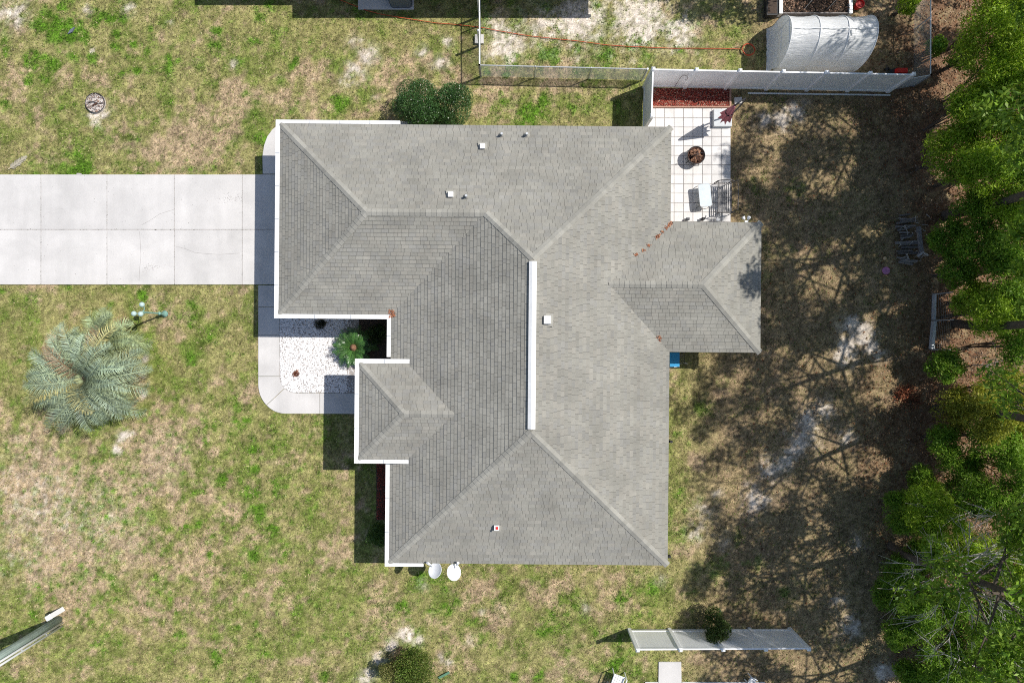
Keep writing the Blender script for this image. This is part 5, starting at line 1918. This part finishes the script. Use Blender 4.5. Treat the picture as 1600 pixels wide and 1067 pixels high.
SH = [
    # label, px, py, zc, r, rz, palette, n
    ('bright green small tree canopy at the top right corner', 1570, 50, 3.6, 1.35, 1.2, 0, 6500),
    ('bright green canopy below the top right corner', 1592, 150, 3.4, 1.3, 1.1, 0, 6000),
    ('light green shrub canopy right of the chain link corner', 1545, 205, 2.6, 1.05, .9, 0, 5000),
    ('small green shrub between chain link corner and thicket', 1505, 90, 1.2, .45, .5, 1, 1400),
    ('small sprig of green shrub hard by the chain link fence', 1463, 72, .8, .32, .4, 1, 700),
    ('leafy green plant at the top beside the poly tunnel', 1418, 6, 1.0, .34, .5, 0, 900),
    ('green spreading canopy reaching left over the dark leaf litter', 1490, 240, 2.4, 1.0, .6, 0, 4600),
    ('green canopy against the right edge above the wood pile', 1580, 255, 3.0, 1.2, .9, 1, 5200),
    ('low green bush touching the wood pile', 1484, 372, 1.2, .7, .5, 1, 3000),
    ('mid green bush right of the wood pile', 1530, 330, 2.0, .9, .8, 1, 4200),
    ('green canopy at the right edge beside the wood pile', 1588, 385, 2.8, 1.1, .9, 1, 4800),
    ('green shrub behind the old grey fence piece', 1520, 470, 1.6, .7, .7, 0, 3000),
    ('green shrub above the bare white twigs at the right edge', 1585, 480, 2.4, .85, .7, 1, 3400),
    ('low green bush below the old grey fence piece', 1476, 572, 1.1, .6, .5, 1, 2500),
    ('yellowish green shrub near the right edge', 1560, 612, 1.9, .95, .6, 2, 4200),
    ('olive shrub left of the yellowish one', 1492, 640, 1.4, .75, .6, 2, 3000),
    ('dark green bush in the thicket middle', 1560, 690, 2.2, 1.0, .8, 1, 4400),
    ('small green bush at the thicket edge over orange leaves', 1440, 748, .9, .5, .45, 1, 1800),
    ('green bush just right of the orange leaf patch', 1500, 728, 1.5, .75, .6, 1, 3000),
    ('bright green canopy left of the bare branches', 1415, 800, 1.6, .75, .6, 1, 3400),
    ('bright lime green canopy amid the bare branches', 1470, 825, 2.4, .95, .7, 0, 4200),
    ('green canopy above the bare branches at the right edge', 1570, 790, 2.8, 1.05, .8, 1, 4600),
    ('dark green bush left of the lowest bare branches', 1410, 900, 1.3, .75, .7, 1, 3600),
    ('dark green bush in the lower thicket', 1450, 950, 1.7, .95, .8, 1, 4800),
    ('dense green canopy below the bare branches', 1530, 950, 2.4, 1.1, .9, 1, 5200),
    ('lime green canopy at the lower right edge', 1592, 890, 3.0, .9, .7, 0, 3800),
    ('green bush at the bottom right corner', 1570, 1045, 2.4, 1.1, .9, 1, 5000),
    ('green bush at the bottom edge of the thicket', 1470, 1040, 1.6, .95, .8, 1, 4600),
    ('green canopy just right of the old grey fence piece', 1548, 492, 3.0, .72, .6, 0, 3000),
    ('olive canopy right of the yellowish shrub', 1545, 652, 3.0, .8, .6, 2, 3200),
    ('light green canopy above the bare branched tree', 1450, 790, 2.6, .8, .6, 0, 3200),
    ('low green bush at the left tip of the lower thicket', 1388, 930, .9, .55, .5, 1, 2200),
    ('bright green canopy overhanging the upper right edge', 1590, 5, 4.0, 1.1, .8, 0, 4000),
    ('dark green shrub in the gap below the top right canopy', 1545, 125, 2.0, .75, .6, 1, 2600),
    ('lime green canopy between the two upper right canopies', 1580, 100, 3.8, .9, .7, 0, 3400),
    ('lime green canopy left of the right edge, level with the white fence end', 1520, 165, 3.0, .75, .6, 0, 3000),
    ('light green canopy level with the patio fire pit', 1540, 262, 3.2, .9, .7, 0, 3600),
    ('green canopy at the right edge level with the patio bench', 1592, 320, 3.2, .95, .7, 0, 3800),
    ('green shrub between the wood pile bush and the right edge', 1535, 390, 2.2, .85, .6, 1, 3400),
    ('green shrub right of the wood pile foot', 1495, 425, 1.5, .6, .5, 1, 2200),
    ('green canopy at the right edge above the old grey fence', 1575, 435, 2.8, .8, .6, 1, 3000),
    ('green canopy at the right edge level with the old fence foot', 1590, 540, 2.6, .75, .6, 1, 2800),
    ('olive green shrub below the bare white twigs', 1592, 650, 2.4, .8, .6, 2, 3000),
    ('dark olive shrub above the orange leaf patch', 1475, 690, 1.4, .62, .5, 1, 2200),
    ('green canopy right of the dark thicket bush', 1594, 735, 2.9, .8, .6, 1, 3000),
    ('green canopy above the lime green one', 1520, 775, 2.4, .8, .6, 1, 3000),
    ('green canopy between bare branches and right edge', 1530, 870, 2.6, .85, .7, 0, 3400),
    ('low dark bush at the foot of the bare branched tree', 1440, 870, 1.4, .62, .5, 1, 2600),
    ('low dark green bush at the thicket edge level with the lower fence', 1405, 985, 1.2, .6, .5, 1, 2400),
    ('green canopy at the right edge above the bottom corner', 1592, 965, 3.0, .85, .7, 1, 3200),
    ('green bush between the two bottom edge bushes', 1522, 1012, 2.0, .85, .7, 1, 3400),
    ('low green bush at the bottom left end of the thicket', 1425, 1055, 1.1, .55, .5, 1, 2000),
]
PALS = [[(.31, .47, .03), (.38, .54, .045), (.22, .36, .025), (.43, .56, .08)], [(.18, .34, .03), (.235, .41, .045), (.12, .235, .025), (.30, .45, .06)], [(.34, .36, .045), (.42, .42, .07), (.22, .26, .04)]]
for (lab, px, py, zc, r, rz, pi_, n) in SH:
    bush(lab, px, py, zc, r * 1.38, rz * 1.25, int(n * 2.1), PALS[pi_], (.07, .16) if py < 700 else (.10, .24), 'shrubs of the back thicket', 'shrub', 'thicket_shrub', .5 if py < 700 else .62, 'leaf', 22, .36, True, .34 if py < 700 else .16)


# bare bleached saplings
def bare(label, gx_, gy_, H, seed, spread=.9):
    rg = random.Random(seed)
    c = G(gx_, gy_)
    mb = MB()
    def grow(p, d, ln, r, lev):
        q = p + d * ln
        mb.tube([p, p.lerp(q, .5) + Vector((rg.uniform(-.05, .05), rg.uniform(-.05, .05), 0)), q], [r, r * .8, r * .6], 5)
        if lev == 0:
            return
        for _ in range(3):
            dd = (d + Vector((rg.gauss(0, spread * .6), rg.gauss(0, spread * .6), rg.gauss(.0, .3)))).normalized()
            grow(q if rg.random() < .6 else p.lerp(q, .6), dd, ln * rg.uniform(.55, .8), r * .6, lev - 1)
    grow(c, Vector((0, 0, 1)), H * .4, .035, 4)
    o = mb.build('bare_sapling', M['deadwood'])
    o.location = (0, 0, 0)
    tag(o, label, 'sapling', 'bare saplings in the thicket')


bare('bleached bare sapling twigs near the right edge above the yellowish shrub', 1520, 570, 3.2, 3)
bare('bleached bare sapling in the lower right thicket', 1500, 845, 4.2, 8, 1.1)
bare('bare grey sapling in the upper thicket below the bright canopy', 1500, 275, 2.8, 5)
bare('thin bare sapling rising from the bottom right bushes', 1490, 985, 3.4, 12)
